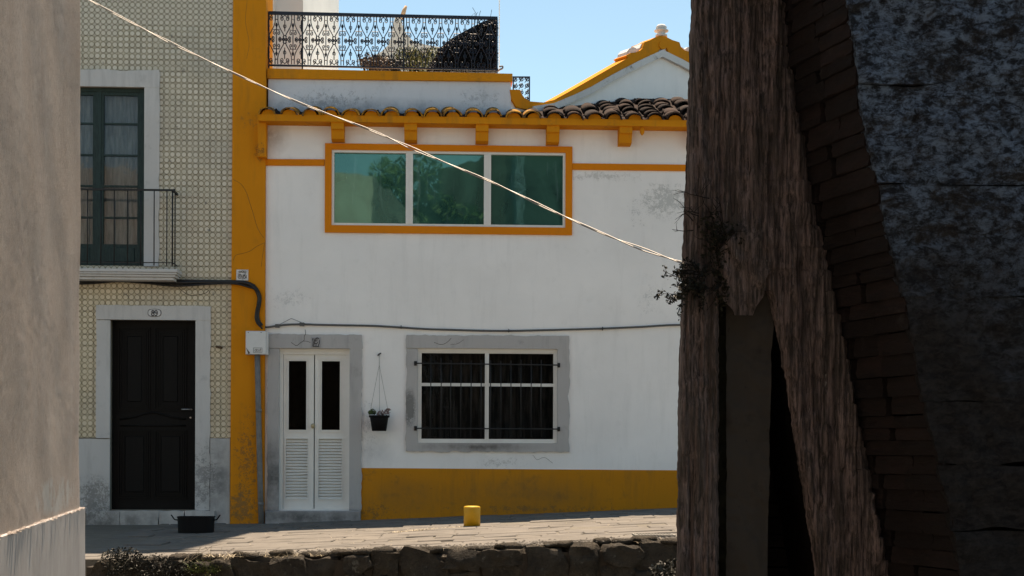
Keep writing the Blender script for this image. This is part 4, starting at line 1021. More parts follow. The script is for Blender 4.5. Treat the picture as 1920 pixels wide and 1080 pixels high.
for sx, sy in ((-.125, -.14), (.125, -.14), (0, -.02)): mb.tube([(c0.x + sx, sy, zt_), nk], .0018, 4)
mb.tube([hk, nk], .003, 5); mb.build('hanging_wire', M['grey_cable'], hp)
MB().tube([hk + Vector((-.02, -.005, -.012)), hk + Vector((.005, .0, .012)), hk + Vector((.02, .02, .02))], .009, 6).build('hook', M['iron'], hp)
mb = MB(); leafball(mb, (c0.x - .09, -.15, zt_ + .04), (.05, .05, .045), 45, .026); mb.build('foliage', M['leaf'], hp)
mb = MB(); leafball(mb, (c0.x + .05, -.17, zt_ + .02), (.08, .06, .05), 70, .024); leafball(mb, (c0.x + .11, -.15, zt_ + .05), (.04, .05, .04), 20, .026); mb.build('foliage', M['leaf_pink'], hp)

# ------------------------------------------------------------------ things on the pavement
x_, y_ = -.44, 15.75; zg = zp(x_)
b = thing('short_bollard', 'short squat bright yellow post standing on the sunlit paving', 'bollard', (x_, y_, zg))
MB().lathe([(.092, -.02), (.092, .212), (.089, .219), (.084, .221)], (0, 0, 0), 28).build('post', M['bollard'], b)
MB().lathe([(.083, .2212), (.083, .224), (.06, .226)], (0, 0, 0), 28).build('cap', M['bollard_top'], b)
MB().lathe([(.13, -.02), (.128, .004), (.10, .008)], (0, 0, 0), 20).build('footing', M['paving_bed'], b)
q = W(364, 1001, 16.25); zg = zp(q.x)
b = thing('black_tub', 'black rubber tub with side handles on the shaded paving by the black door', 'tub', (q.x, 16.35, zg), .04)
mb = MB(); hw, dd, hh = .205, .12, .185
def rr(w_, d_, z_, n=24, e=.45): return [(w_ * math.copysign(abs(cos(t)) ** e, cos(t)), d_ * math.copysign(abs(sin(t)) ** e, sin(t)), z_) for t in [2 * pi * i / n for i in range(n)]]
rings = [rr(hw * .97, dd * .95, 0), rr(hw, dd, hh * .93), rr(hw * 1.03, dd * 1.05, hh * .94), rr(hw * 1.03, dd * 1.05, hh), rr(hw * .94, dd * .92, hh), rr(hw * .9, dd * .86, .02)]
vs = [v for r_ in rings for v in r_]; n = 24
mb.add(vs, [(i * n + j, i * n + (j + 1) % n, (i + 1) * n + (j + 1) % n, (i + 1) * n + j) for i in range(5) for j in range(n)] + [tuple(range(5 * n, 6 * n)), tuple(range(n))[::-1]])
mb.build('tub_body', M['pot'], b)
for sgn in (-1, 1):
    MB().tube(smooth([(sgn * hw, -.03, hh * .78), (sgn * (hw + .035), -.03, hh * .82), (sgn * (hw + .06), -.03, hh * 1.0), (sgn * (hw + .075), -.03, hh * 1.1)]), .008, 6).build('handle', M['pot'], b)
q = W(1220, 998, 13.0)
g = thing('drain_grate', 'small rusty slotted drain grate set in the paving at the lip of the wall', 'drain grate', (q.x, 12.72, zp(q.x) + .006), .03)
mb = MB(); frame_mb(-.18, .18, -.10, .10, .015, 0, 1, MB())
mb.box(-.18, .18, -.15, -.135, 0, .014); mb.box(-.18, .18, .135, .15, 0, .014); mb.box(-.18, -.165, -.1349, .1349, 0, .014); mb.box(.165, .18, -.1349, .1349, 0, .014); mb.build('grate_frame', M['metal_grate'], g)
bm_ = MB(); bm_.box(-.006, .006, -.134, .134, 0.001, .012); bme = bm_.mesh('grate_bar', M['metal_grate'])
for i in range(12): inst('grate_bar', bme, g, (-.15 + i * .0272, 0, 0), (0, 0, R(0)))
MB().box(-.17, .17, -.14, .14, .0, .0008).build('drain_shadow_gap', M['interior'], g)

# ------------------------------------------------------------------ terrace railing and what stands behind it
rl = front_thing('terrace_railing', 'black wrought iron scrollwork railing on top of the white parapet', 'railing')
def QR(px, py): return Q(px, py, -.16)
ra, rb2 = QR(503, 24), QR(933, 34); ba, bb2 = QR(503, 122), QR(933, 131)
mb = MB()
for (p0, p1, hh) in ((ra, rb2, .020), (ba, bb2, .010)):
    mb.add([(p0.x, .15, p0.z - hh), (p1.x, .15, p1.z - hh), (p1.x, .15, p1.z + hh), (p0.x, .15, p0.z + hh), (p0.x, .18, p0.z - hh), (p1.x, .18, p1.z - hh), (p1.x, .18, p1.z + hh), (p0.x, .18, p0.z + hh)],
           [(0, 1, 2, 3), (7, 6, 5, 4), (3, 2, 6, 7), (0, 4, 5, 1), (1, 5, 6, 2), (4, 0, 3, 7)])
mb.build('rail', M['iron_blue'], rl)
for xx in (504, 567, 757, 932):
    t_ = (xx - 503) / 430; q0, q1 = QR(xx, 134 + 3 * t_), QR(xx, 24 + 10 * t_)
    MB().tube([q0, q1], .010, 4).build('post', M['iron_blue'], rl)
def spiral(cx, cz, r, a0, turns, n=12, sgn=1): return [(cx + r * (1 - .75 * i / n) * cos(a0 + sgn * 2 * pi * turns * i / n), cz + r * (1 - .75 * i / n) * sin(a0 + sgn * 2 * pi * turns * i / n)) for i in range(n + 1)]
nc = 14; cw = (rb2.x - ra.x) / nc; chh = (ra.z - ba.z) / 2
mot = []
sc_ = [(.42, .80), (.40, .66), (.30, .48), (.16, .32), (.07, .20), (.10, .06), (.22, .0)]
sc_ = smooth([(a, 0, b) for a, b in sc_], 3); sc_ = [(p.x, p.z) for p in sc_]
mot.append(sc_); mot.append([(1 - a, b) for a, b in sc_])
mot.append([(.42, .80), (.42, .98)]); mot.append([(.58, .80), (.58, .98)]); mot.append([(.42, .80), (.58, .80)])
mot.append([(.5, .0), (.5, .62)]); mot.append([(.30, .40), (.70, .40)])
mot += [spiral(.38, .28, .09, pi / 2, 1.1, 10), spiral(.62, .28, .09, pi / 2, 1.1, 10, -1)]
mot += [[(.5, .66), (.44, .58), (.5, .48), (.56, .58), (.5, .66)]]
for sx in (-1, 1):
    mot += [spiral(.5 + sx * .34, .84, .11, pi / 2, 1.3, 12, sx), spiral(.5 + sx * .20, .08, .08, pi, 1.3, 10, sx), spiral(.5 + sx * .42, .04, .07, 0, 1.3, 10, sx)]
    mot += [[(.5 + sx * .5, .35), (.5 + sx * .5, .78)], [(.5 + sx * .5, .45), (.5 + sx * .42, .52), (.5 + sx * .44, .6)], [(.5 + sx * .5, .2), (.5 + sx * .38, .13)], [(.5 + sx * .25, .98), (.5 + sx * .4, .9), (.5 + sx * .5, .97)]]
mm = MB()
for ln in mot: mm.tube([((a - .5) * cw, 0, b * chh) for a, b in ln], .0062, 4)
mme = mm.mesh('scroll_panel', M['iron_blue'])
for i in range(nc):
    t_ = (i + .5) / nc; u = ra.x + cw * (i + .5); zm = (ra.z + ba.z) / 2 * (1 - t_) + (rb2.z + bb2.z) / 2 * t_
    inst('scroll_panel', mme, rl, (u, .165, zm - .012)); inst('scroll_panel', mme, rl, (u, .165, zm + .012), (0, 0, 0), (1, 1, -1))
# black ivy mass at the right end
iv = front_thing('ivy_mass', 'near black ivy screen sloping down behind the right end of the railing', 'ivy')
pp_ = [(800, 136), (814, 112), (826, 92), (845, 76), (870, 62), (900, 46), (931, 34), (932, 60), (931, 100), (930, 137)]
pl_ = [Q(a, b, -.42) for a, b in pp_]
MB().poly([(q.x, q.z) for q in pl_], .34, .60).build('stem_screen', M['ivy_black'], iv)
mb = MB()
for i in range(5200):
    a, b = random.uniform(798, 933), random.uniform(36, 136)
    lim = 34 + (931 - a) * .52 if a > 820 else 92 + (826 - a) * 1.7
    if b < lim + random.gauss(0, 2.5): continue
    q = Q(a, b, -.28 - random.random() * .05); leafball(mb, (q.x, -q.y if False else .22 + random.random() * .12, q.z), (.01, .01, .01), 1, .018)
mb.build('foliage', M['ivy_black'], iv)
mb = MB()
for (a, b, c, d) in ((886, 14, 893, 26), (896, 23, 890, 30), (922, 18, 920, 30), (901, 20, 897, 34), (884, 30, 890, 24)): mb.tube([Q(a, b, -.3), Q(c, d, -.3), Q(c + 2, d + 14, -.35)], .003, 4)
mb.build('twigs', M['twig'], iv)
def bush(nm, lab, cat, px, py, Y, r, mat, n, size, grp=None):
    p = W(px, py, Y); t_ = thing(nm, lab, cat, p, 0, grp); mb = MB()
    for kk in range(5): leafball(mb, (random.uniform(-.5, .5) * r[0], random.uniform(-.3, .3) * r[1], random.uniform(-.3, .2) * r[2]), (r[0] * .6, r[1] * .7, r[2] * .75), n // 5, size)
    mb.build('foliage', mat, t_); mb = MB()
    for i in range(14): mb.tube([(random.uniform(-.3, .3) * r[0], 0, -r[2] * 1.2), (random.uniform(-.6, .6) * r[0], 0, r[2] * .5)], .008, 4)
    mb.build('stems', M['twig'], t_); return t_
bush('terrace_bush', 'brown leaved rounded bush behind the middle of the railing', 'bush', 693, 118, 19.9, (.30, .25, .17), M['leaf_brown'], 1500, .022)
bush('terrace_bush', 'dark green low bush between the brown bush and the olive bush', 'bush', 738, 120, 20.1, (.24, .25, .15), M['leaf_dark'], 1000, .022)
bush('terrace_bush', 'olive green spreading bush beside the black ivy', 'bush', 785, 112, 20.3, (.42, .3, .24), M['leaf_yellow'], 2200, .022)
# pale gable far behind
fg = thing('far_gable', 'pale scalloped gable with an orange spike seen through the railing', 'gable', W(745, 140, 34))
fgp = [(700, 140), (702, 104), (716, 96), (728, 84), (734, 66), (737, 46), (740, 34), (745, 30), (751, 34), (755, 48), (762, 64), (776, 78), (800, 84), (838, 90), (868, 104), (870, 140)]
pl_ = [W(a, b, 34) - W(745, 140, 34) for a, b in fgp]
MB().poly([(q.x, q.z) for q in pl_], 0, .5).build('wall', M['far_brick'], fg)
q0, q1, q2 = (W(a, b, 34) - W(745, 140, 34) for a, b in ((752, 29), (756, 14), (760, 5)))
MB().tube([q0 + Vector((0, .25, 0)), q1 + Vector((0, .25, 0)), q2 + Vector((0, .25, 0))], [.06, .05, .03], 8).build('spike', M['terracotta'], fg)
# tall white wall behind on the left
wt = thing('tall_white_block', 'plain bright white building rising behind the left end of the railing', 'building', W(503, 140, 19.6))
p1 = W(568, 60, 19.6) - W(503, 140, 19.6)
wl_ = MB(); wl_.box(-2.5, p1.x, 0, 4, -1, 12.4); wl_.build('wall', M['far_white'], wt)
# bits of ironwork further back
def small_rail(nm, lab, px0, py0, px1, py1, Y, nx, nzr, parent_cat='railing'):
    p0 = W(px0, py1, Y); p1 = W(px1, py0, Y); t_ = thing(nm, lab, parent_cat, p0); w_, h_ = p1.x - p0.x, p1.z - p0.z
    frame_mb(0, w_, 0, h_, .02, 0, .02).build('rail', M['iron_blue'], t_)
    mb = MB(); 
    for i in range(nx):
        for j in range(nzr):
            cx_, cz_ = w_ * (i + .5) / nx, h_ * (j + .5) / nzr; r_ = min(w_ / nx, h_ / nzr) * .42
            mb.tube([(a, .01, b) for a, b in spiral(cx_, cz_, r_, random.choice((0, pi / 2, pi)), 1.4, 12, random.choice((-1, 1)))], .008, 4)
            mb.tube([(cx_ - r_, .01, cz_ - r_ * 1.2), (cx_, .01, cz_), (cx_ + r_ * .4, .01, cz_ + r_ * 1.2)], .007, 4)
    mb.build('scrollwork', M['iron_blue'], t_); return t_
small_rail('upper_balcony', 'corner of a higher iron scroll balcony cut by the top of the picture', 569, -55, 620, 11, 23.2, 4, 5, 'balcony')
t_ = small_rail('iron_scroll_screen', 'small blue-grey wrought iron scroll screen between parapet and gable', 961, 143, 994, 190, 21.0, 3, 4, 'iron screen')
p0 = W(606, 24, 23.2)
an = thing('antenna_mast', 'thin dark antenna mast under the higher iron balcony', 'antenna', p0)
MB().tube([(0, 0, -.4), (0, 0, .1), (.03, 0, .12)], .010, 5).build('mast', M['iron'], an); MB().tube([(.02, 0, .10), (.12, 0, .16)], .006, 4).tube([(.0, 0, .02), (.10, 0, .12)], .006, 4).build('antenna_rod', M['iron'], an)
p0 = W(936, 82, 24); pl = thing('flag_pole', 'very thin pale pole standing against the sky right of the railing', 'pole', p0 + Vector((0, 0, -1)))
MB().tube([(0, 0, 0), (0, 0, 2.6)], .009, 6).build('pole_shaft', M['far_white'], pl)
q = Q(939, 130, -.1); lp = front_thing('ridge_spout', 'small pale curved spout sticking out at the right end of the parapet coping', 'spout')
MB().tube(smooth([Q(929, 136, -.16), Q(936, 131, -.16), Q(942, 128, -.16), Q(942, 124, -.16), Q(936, 125, -.16)]), .011, 6).build('spout_pipe', M['pipe'], lp)

# ------------------------------------------------------------------ left foreground wall
lf = thing('foreground_building', 'beige raked stucco house corner filling the left edge with grey plinth below', 'building')
A0 = Vector((-1.44 + .19 * 5.0, -1.0, 0)); A1 = W(152, 955, 6.0); A1.z = 0
dW = (A1 - A0).normalized(); nW = Vector((dW.y, -dW.x, 0))
def rough_sheet(nm, m, parent, p0, du, dv, nu, nv, disp, nrm, keep=None):
    mb = MB(); 
    for j in range(nv + 1):
        for i in range(nu + 1):
            a, b = i / nu, j / nv; p = p0 + du * a + dv * b; mb.v.append(tuple(p + nrm * disp(p, a, b)))
    for j in range(nv):
        for i in range(nu):
            mb.f.append((j * (nu + 1) + i, j * (nu + 1) + i + 1, (j + 1) * (nu + 1) + i + 1, (j + 1) * (nu + 1) + i)); mb.sm.append(True)
    return mb.build(nm, m, parent)
zpl = -0.236
def disp_st(p, a, b):
    e = min(1, (1 - a) * 60); return (noise.noise(p * 2.5) * .007 + noise.noise(Vector((p.x * 26, p.y * 60, p.z * 28))) * .0013) * 1.0 - (1 - e) * .01
Lw = (A1 - A0)
rough_sheet('stucco_face', M['stucco'], lf, Vector((A0.x, A0.y, zpl)), Lw, Vector((0, 0, 6.3)), 420, 380, disp_st, nW)
def disp_pl(p, a, b): return .014 + noise.noise(p * 3) * .003
mb = MB()
ob = rough_sheet('plinth', M['plinth'], lf, Vector((A0.x, A0.y, -1.75)) , Lw * 1.004, Vector((0, 0, 1.75 + zpl)), 240, 70, disp_pl, nW)
tp = MB(); n = 60
for i in range(n + 1):
    q = Vector((A0.x, A0.y, zpl)) + Lw * 1.004 * (i / n); tp.v += [tuple(q + nW * disp_pl(q, 0, 0)), tuple(q - nW * .03 + Vector((0, 0, .004)))]
for i in range(n): tp.f.append((2 * i, 2 * i + 2, 2 * i + 3, 2 * i + 1)); tp.sm.append(False)
tp.build('plinth_ledge', M['plinth'], lf)
bk = MB(); C2 = A1 + Vector((-7, .6, 0)); C3 = A0 + Vector((-7, 0, 0))
A0i, A1i = A0 - nW * .012, A1 - nW * .012
for (z0_, z1_) in ((-1.75, 6.05),):
    vs = [(q.x, q.y, z) for z in (z0_, z1_) for q in (A0i, A1i, C2, C3)]
    bk.add(vs, [(0, 1, 5, 4), (1, 2, 6, 5), (2, 3, 7, 6), (3, 0, 4, 7), (4, 5, 6, 7)])
bk.build('building_body', M['stucco'], lf)
# crumbling lime along the top of the plinth
mb = MB()
for i in range(500):
    t_ = random.random(); p = A0 + Lw * t_ + nW * random.uniform(.0, .018); z = zpl + random.uniform(-.004, .003); r_ = random.uniform(.002, .008)
    vs = [(p.x + r_ * a, p.y + r_ * b * 2, z + r_ * c * .8) for a, b, c in ((1, 0, 0), (-1, 0, 0), (0, 1, 0), (0, -1, 0), (0, 0, 1), (0, 0, -1))]
    mb.add(vs, [(0, 2, 4), (2, 1, 4), (1, 3, 4), (3, 0, 4)])
mb.build('lime_crumbs', M['stucco'], lf, kind='stuff')

# ------------------------------------------------------------------ right foreground tower
tw = thing('stone_tower', 'dark splintered stone tower corner with slanting buttress leg and slate blocks at right', 'tower')
YT = 5.5
def lerp_pts(tbl, y):
    if y <= tbl[0][0]: a, b = tbl[0], tbl[1]
    elif y >= tbl[-1][0]: a, b = tbl[-2], tbl[-1]
    else:
        for a, b in zip(tbl, tbl[1:]):
            if a[0] <= y <= b[0]: break
    return a[1] + (b[1] - a[1]) * (y - a[0]) / (b[0] - a[0])
Ledge = [(0, 1297), (300, 1288), (400, 1284), (560, 1279), (700, 1274), (1080, 1270)]
Redge = [(0, 1474), (100, 1484), (230, 1505), (370, 1529), (500, 1560), (700, 1600), (900, 1638), (1000, 1658), (1080, 1672)]
def spl(px, z_, Y=YT): return W(px, HY - z_ * F / Y, Y)     # point at photo column px and height z_
def strand_face(nm, m, y0, y1, lf_, rf_, Y, nu, nv, amp=.02, jag=.0):
    mb = MB()
    for j in range(nv + 1):
        py = y0 + (y1 - y0) * j / nv
        l_, r_ = lf_(py), rf_(py)
        for i in range(nu + 1):
            a = i / nu; px = l_ + (r_ - l_) * a
            p = W(px, py, Y)
            d = noise.noise(Vector((p.x * 34, 0, p.z * 2.2))) * amp + noise.noise(Vector((p.x * 90, 3, p.z * 5))) * amp * .55 + noise.noise(Vector((p.x * 9, 7, p.z * 3))) * amp * 1.2 + noise.noise(Vector((p.x * 20, 17, p.z * 20))) * amp * .5
            edge = min(1, min(a, 1 - a) * 14); d = d * edge - (1 - edge) * .035
            mb.v.append((p.x, p.y - d, p.z))
    for j in range(nv):
        for i in range(nu):
            mb.f.append((j * (nu + 1) + i, (j + 1) * (nu + 1) + i, (j + 1) * (nu + 1) + i + 1, j * (nu + 1) + i + 1)); mb.sm.append(False)
    return mb.build(nm, m, tw)
def jagL(y): return lerp_pts(Ledge, y) + 3.0 * nz(y * .02, 1, 0) + 1.8 * nz(y * .09, 2, 0)
def jagR(y):
    s = 42; k_ = math.floor(y / s + .5 * nz(y * .01, 4, 0)); fr_ = y / s - math.floor(y / s)
    return lerp_pts(Redge, y) + 7 * nz(k_ * 1.7, 9, 0) - 6 * fr_ + 3 + 3 * nz(y * .08, 5, 0)
TOPY = -1500
# upper shaft, left column and right leg share one weathered skin split by the notch
SPL = 545
strand_face('weathered_face', M['schist'], -420, SPL, jagL, jagR, YT, 150, 300, .02)
def colR(y): return 1350 + 3 * nz(y * .03, 6, 0) + 2 * nz(y * .1, 6, 3)
def legL(y): return lerp_pts([(545, 1440), (590, 1452), (700, 1474), (800, 1488), (900, 1504), (1000, 1520), (1080, 1532), (1200, 1552)], y) + 3 * nz(y * .03, 8, 0) + 2.5 * nz(y * .11, 8, 1)
strand_face('weathered_face', M['schist'], SPL - 1, 1330, jagL, colR, YT, 60, 260, .018)
strand_face('weathered_face', M['schist'], SPL - 1, 1330, legL, jagR, YT, 90, 260, .02)
strand_face('weathered_face', M['schist'], TOPY, -418, lambda y: 1300, lambda y: lerp_pts([(-1500, 1330), (-400, 1452)], y), YT + .01, 30, 60, .02)
# solid behind the skin
def slab(nm, m, pts, Y0, Y1, taper=False):
    q0 = [W(a, b, Y0) for a, b in pts]; n_ = len(pts); mb = MB()
    v = [tuple(p) for p in q0] + [(p.x * (Y1 / Y0 * 1.03 if taper else 1), Y1, p.z) for p in q0]
    mb.add(v, [tuple(range(n_)), tuple(range(2 * n_ - 1, n_ - 1, -1))] + [(i, i + n_, (i + 1) % n_ + n_, (i + 1) % n_) for i in range(n_)])
    return mb.build(nm, m, tw)
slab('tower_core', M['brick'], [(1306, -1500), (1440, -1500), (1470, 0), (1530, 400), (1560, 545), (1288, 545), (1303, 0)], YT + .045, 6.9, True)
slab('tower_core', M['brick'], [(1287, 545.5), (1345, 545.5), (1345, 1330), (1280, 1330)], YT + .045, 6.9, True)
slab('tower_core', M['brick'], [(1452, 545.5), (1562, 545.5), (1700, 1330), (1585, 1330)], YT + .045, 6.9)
# recessed render panel and mossy crevice
def sheet_px(nm, m, y0, y1, lf_, rf_, Y, nu, nv, amp, fr=8.0, bulge=None):
    mb = MB()
    for j in range(nv + 1):
        py = y0 + (y1 - y0) * j / nv
        for i in range(nu + 1):
            px = lf_(py) + (rf_(py) - lf_(py)) * i / nu; p = W(px, py, Y); d = noise.noise(p * fr) * amp + noise.noise(p * fr * 4) * amp * .3
            if bulge: d += bulge(px, py)
            mb.v.append((p.x, p.y - d, p.z))
    for j in range(nv):
        for i in range(nu):
            mb.f.append((j * (nu + 1) + i, (j + 1) * (nu + 1) + i, (j + 1) * (nu + 1) + i + 1, j * (nu + 1) + i + 1)); mb.sm.append(True)
    return mb.build(nm, m, tw)
pR = lambda y: lerp_pts([(500, 1446), (560, 1452), (600, 1450), (700, 1446), (900, 1442), (1080, 1438)], y) + 2 * nz(y * .04, 3, 3)
sheet_px('render_panel', M['old_render'], 500, 1330, lambda y: 1362 + 2 * nz(y * .05, 1, 1), pR, YT + .06, 24, 220, .022)
slab('render_panel_body', M['old_render'], [(1366, 520), (1446, 520), (1436, 1330), (1366, 1330)], YT + .075, 6.6)
sheet_px('mossy_crevice', M['moss'], 540, 1330, lambda y: 1340, lambda y: 1372, YT + .10, 10, 160, .03, 20.0)
# lumpy growth of mortar where the shrub roots
def bul(px, py):
    r2 = ((px - 1395) / 62) ** 2 + ((py - 500) / 105) ** 2
    return .035 * max(0, 1 - r2) ** .6 + noise.noise(Vector((px * .05, py * .03, 0))) * .03 * max(0, 1 - r2)
sheet_px('mortar_lump', M['schist'], 400, 592, lambda y: 1392 + 16 * nz(y * .03, 5, 5) - 44 * math.sqrt(max(0, 1 - ((y - 500) / 105) ** 2)), lambda y: 1392 + 16 * nz(y * .025, 9, 5) + 44 * math.sqrt(max(0, 1 - ((y - 500) / 105) ** 2)), YT + .01, 26, 34, .02, 9.0, bul)
# courses of thin brick: deep inside the notch, and on the reveal of the near wall
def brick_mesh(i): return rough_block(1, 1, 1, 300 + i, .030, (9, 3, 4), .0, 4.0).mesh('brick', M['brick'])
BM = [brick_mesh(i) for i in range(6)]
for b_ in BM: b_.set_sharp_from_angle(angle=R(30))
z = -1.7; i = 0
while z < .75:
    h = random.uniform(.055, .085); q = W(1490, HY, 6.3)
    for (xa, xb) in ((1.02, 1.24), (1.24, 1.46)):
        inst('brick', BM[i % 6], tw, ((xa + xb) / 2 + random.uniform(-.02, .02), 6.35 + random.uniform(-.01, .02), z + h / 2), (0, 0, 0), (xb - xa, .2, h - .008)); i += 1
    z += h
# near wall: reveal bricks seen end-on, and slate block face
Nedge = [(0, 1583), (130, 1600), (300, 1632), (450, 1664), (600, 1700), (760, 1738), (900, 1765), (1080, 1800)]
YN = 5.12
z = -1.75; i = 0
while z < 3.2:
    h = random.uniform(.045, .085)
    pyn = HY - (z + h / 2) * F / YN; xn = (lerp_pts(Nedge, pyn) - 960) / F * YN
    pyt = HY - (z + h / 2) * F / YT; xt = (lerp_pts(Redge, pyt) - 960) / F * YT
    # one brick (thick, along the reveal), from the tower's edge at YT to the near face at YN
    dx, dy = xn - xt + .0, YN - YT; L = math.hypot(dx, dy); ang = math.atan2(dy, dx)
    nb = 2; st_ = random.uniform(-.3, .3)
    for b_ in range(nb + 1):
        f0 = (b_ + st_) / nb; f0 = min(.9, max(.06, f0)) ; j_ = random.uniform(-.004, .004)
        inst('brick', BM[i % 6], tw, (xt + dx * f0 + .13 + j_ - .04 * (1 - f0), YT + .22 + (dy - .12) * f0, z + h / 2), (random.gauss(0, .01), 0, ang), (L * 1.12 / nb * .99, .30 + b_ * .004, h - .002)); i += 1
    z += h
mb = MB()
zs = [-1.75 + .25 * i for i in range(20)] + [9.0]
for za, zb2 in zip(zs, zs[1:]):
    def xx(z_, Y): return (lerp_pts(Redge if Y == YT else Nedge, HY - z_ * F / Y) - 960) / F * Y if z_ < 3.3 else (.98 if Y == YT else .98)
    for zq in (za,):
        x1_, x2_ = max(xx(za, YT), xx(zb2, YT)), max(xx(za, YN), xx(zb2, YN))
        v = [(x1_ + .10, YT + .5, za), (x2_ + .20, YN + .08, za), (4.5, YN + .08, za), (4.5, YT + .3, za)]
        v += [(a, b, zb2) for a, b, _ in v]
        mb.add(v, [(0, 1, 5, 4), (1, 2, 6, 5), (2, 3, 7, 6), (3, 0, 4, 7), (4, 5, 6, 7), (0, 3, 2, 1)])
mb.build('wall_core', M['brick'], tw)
MB().box(1.42, 4.4, 6.3, 7.0, -1.75, 9).build('rear_core', M['brick'], tw)
slab('notch_backing', M['brick'], [(1452, -1400), (1560, -1400), (1560, 545), (1640, 800), (1720, 1330), (1600, 1330), (1500, 545)], YT + .20, 6.2)
def slate_block(x0, x1, z0, z1, seed, sl=0.0):
    w_, h_ = x1 - x0, z1 - z0; nx = max(6, int(w_ / .03)); nz_ = max(6, int(h_ / .025))
    mb = rough_block(w_, .36, h_, seed, .016, (nx, 3, nz_), .012, 6.0)
    for i_, v in enumerate(mb.v):
        p = Vector(v) + Vector((x0, 0, z0)); mb.v[i_] = (v[0] - (sl * v[2] * (.5 - v[0] / w_)), v[1] - noise.noise(p * 13) * .012 - noise.noise(p * 31) * .009, v[2])
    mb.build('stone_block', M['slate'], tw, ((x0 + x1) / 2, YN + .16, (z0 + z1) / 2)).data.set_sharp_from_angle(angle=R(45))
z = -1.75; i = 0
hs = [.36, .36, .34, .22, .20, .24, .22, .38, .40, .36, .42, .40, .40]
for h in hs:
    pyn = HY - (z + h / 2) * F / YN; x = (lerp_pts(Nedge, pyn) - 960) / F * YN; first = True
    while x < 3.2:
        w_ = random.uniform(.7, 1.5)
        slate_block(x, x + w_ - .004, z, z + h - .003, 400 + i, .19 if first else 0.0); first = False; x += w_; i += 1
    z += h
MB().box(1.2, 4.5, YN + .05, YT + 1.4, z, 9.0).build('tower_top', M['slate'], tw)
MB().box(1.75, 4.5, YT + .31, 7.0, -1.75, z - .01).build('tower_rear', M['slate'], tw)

# shrub rooted in the tower
shb = thing('tower_shrub', 'dry twiggy shrub sprouting from the cracked face of the dark tower', 'shrub', W(1330, 500, YT - .03))
tws = MB(); lvs = MB()
def twig(p, d, L, r, depth):
    pts = [p]; q = p.copy(); dd_ = d.copy()
    for s in range(4):
        dd_ = (dd_ + Vector((random.gauss(0, .22), random.gauss(0, .12), random.gauss(0, .22)))).normalized(); q = q + dd_ * L / 4; pts.append(q.copy())
    tws.tube(pts, [r * (1 - .15 * s) for s in range(5)], 5)
    if depth > 0:
        for kk in range(random.randint(2, 4)):
            b = pts[random.randint(1, 4)]; nd = (dd_ + Vector((random.gauss(0, .7), random.gauss(0, .3), random.gauss(0, .7)))).normalized()
            twig(b.copy(), nd, L * random.uniform(.4, .7), r * .6, depth - 1)
    elif leafy[0]:
        for s in pts[1:]: leafball(lvs, s, (.012, .012, .012), random.randint(1, 4), .0085)
O = W(1330, 500, YT - .03); leafy = [True]
for (tx, ty, n_, lf_) in ((1258, 512, 3, 1), (1262, 540, 3, 1), (1270, 572, 2, 1), (1292, 555, 1, 1), (1320, 565, 1, 1), (1285, 500, 2, 1)):
    for i in range(n_):
        leafy[0] = bool(lf_); tgt = W(tx + random.gauss(0, 5), ty + random.gauss(0, 5), YT - .06); st_ = W(1300 + random.uniform(0, 30), 500 + random.uniform(-10, 40), YT - .02)
        twig(st_ - O, (tgt - st_).normalized(), (tgt - st_).length * .75, .0028, 2)
leafy[0] = False
for (sx, sy, tx, ty) in ((1310, 405, 1262, 392), (1310, 400, 1256, 410), (1300, 415, 1270, 372), (1300, 432, 1252, 434), (1330, 372, 1272, 356), (1340, 420, 1310, 350), (1350, 430, 1390, 360), (1345, 470, 1400, 440), (1340, 460, 1300, 440), (1360, 440, 1345, 375), (1330, 480, 1370, 500), (1350, 520, 1330, 600)):
    a, b = W(sx, sy, YT - .03), W(tx, ty, YT - .05); twig(a - O, (b - a).normalized(), (b - a).length * .8, .0024, 1)
tws.build('twigs', M['twig'], shb); lvs.build('leaves', M['leaf_dark'], shb)
mb = MB()
for (px, py, rx, rz, n_) in ((1335, 430, .055, .08, 150), (1370, 440, .07, .06, 130), (1345, 480, .06, .09, 150), (1352, 545, .03, .1, 120)):
    q = W(px, py, YT - .02) - O; leafball(mb, q, (rx, .025, rz), n_, .010)
mb.build('dead_foliage', M['moss'], shb)
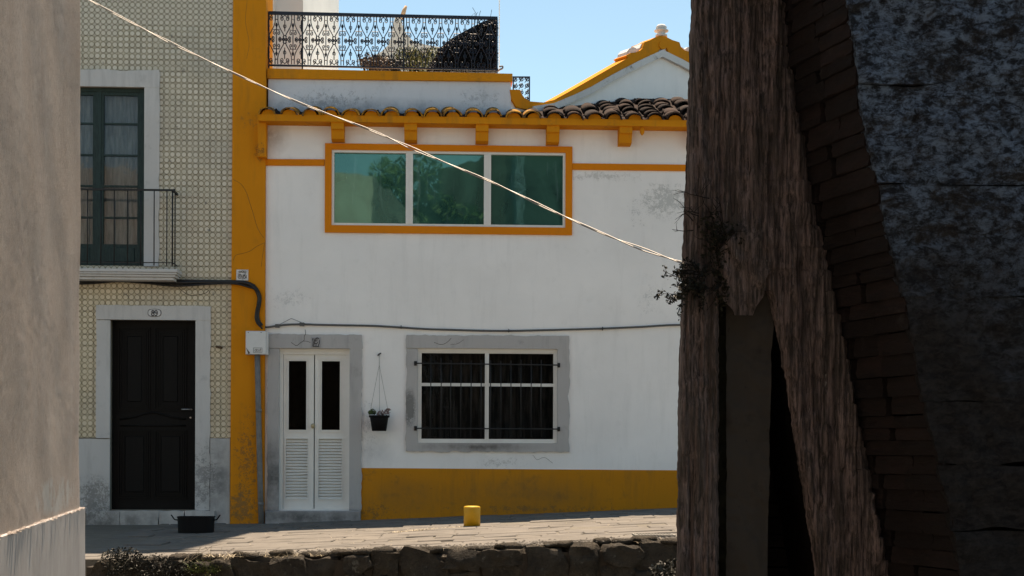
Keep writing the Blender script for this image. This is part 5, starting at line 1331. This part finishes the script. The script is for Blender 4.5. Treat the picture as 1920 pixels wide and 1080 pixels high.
# weeds at the foot of the tower
t_ = thing('foot_weeds', 'dark weeds at the foot of the tower where the rubble wall ends', 'weed', W(1268, 1060, 7.6))
mb = MB(); leafball(mb, (0, 0, -.05), (.16, .1, .09), 900, .012); blades(mb, (0, 0, -.15), 60, .2, .12, .6, .003); mb.build('foliage', M['leaf_dark'], t_)

# ------------------------------------------------------------------ overhead service wire
wr = thing('overhead_wire', 'twisted silver service wire sagging diagonally from top left to the tower', 'wire')
ctl = [(60, -60), (158, -5), (300, 70), (430, 133), (560, 192), (690, 242), (800, 290), (930, 345), (1050, 402), (1160, 450), (1262, 487), (1300, 498)]
dep = lambda x: 7.6 + (5.55 - 7.6) * (x - 60) / 1240
pts = smooth([W(a, b, dep(a)) for a, b in ctl], 16)
for ph, nm in ((0, 'strand'), (pi, 'strand')):
    pp_ = []
    for i, p in enumerate(pts):
        a = i * .22 + ph; gap = .0030 + .0040 * max(0, nz(i * .05, 2, 0)) * 2.2
        pp_.append(p + Vector((0, cos(a) * gap, sin(a) * gap)))
    MB().tube(pp_, .0023, 6).build(nm, M['silver_wire'], wr)

# ------------------------------------------------------------------ buildings across the lower street, behind the viewer: they shade and are mirrored in the panes; the unseen white house is added to bounce sun
ob_ = thing('opposite_house', 'white plain house across the lower street, unseen behind the viewpoint, added for bounced sunlight', 'house', (-4, -11, -1.75))
MB().box(-14, 4.4, -6, 0, 0, 7.5).build('wall', M['far_white'], ob_)
od_ = thing('dark_barn', 'tall dark plastered building across the lower street, behind the viewpoint', 'building', (0.4, -11, -1.75))
MB().poly([(0.01, 0), (14, 0), (14, 13), (2.2, 12.2), (.01, 11.2)], -6, 0.02).build('wall', M['old_render'], od_)
tr = thing('street_tree', 'leafy tree standing across the lower street behind the viewpoint', 'tree', (-.1, -8.5, -1.75))
MB().tube([(0, 0, 0), (.1, 0, 2.5), (-.1, .1, 5)], [.25, .2, .12], 10).build('trunk', M['twig'], tr)
mb = MB()
for i in range(16): leafball(mb, (random.gauss(0, 0.7), random.gauss(0, .6), 8.9 + random.gauss(0, .9)), (.8, .8, .7), 420, .12)
mb.build('crown', M['leaf'], tr)
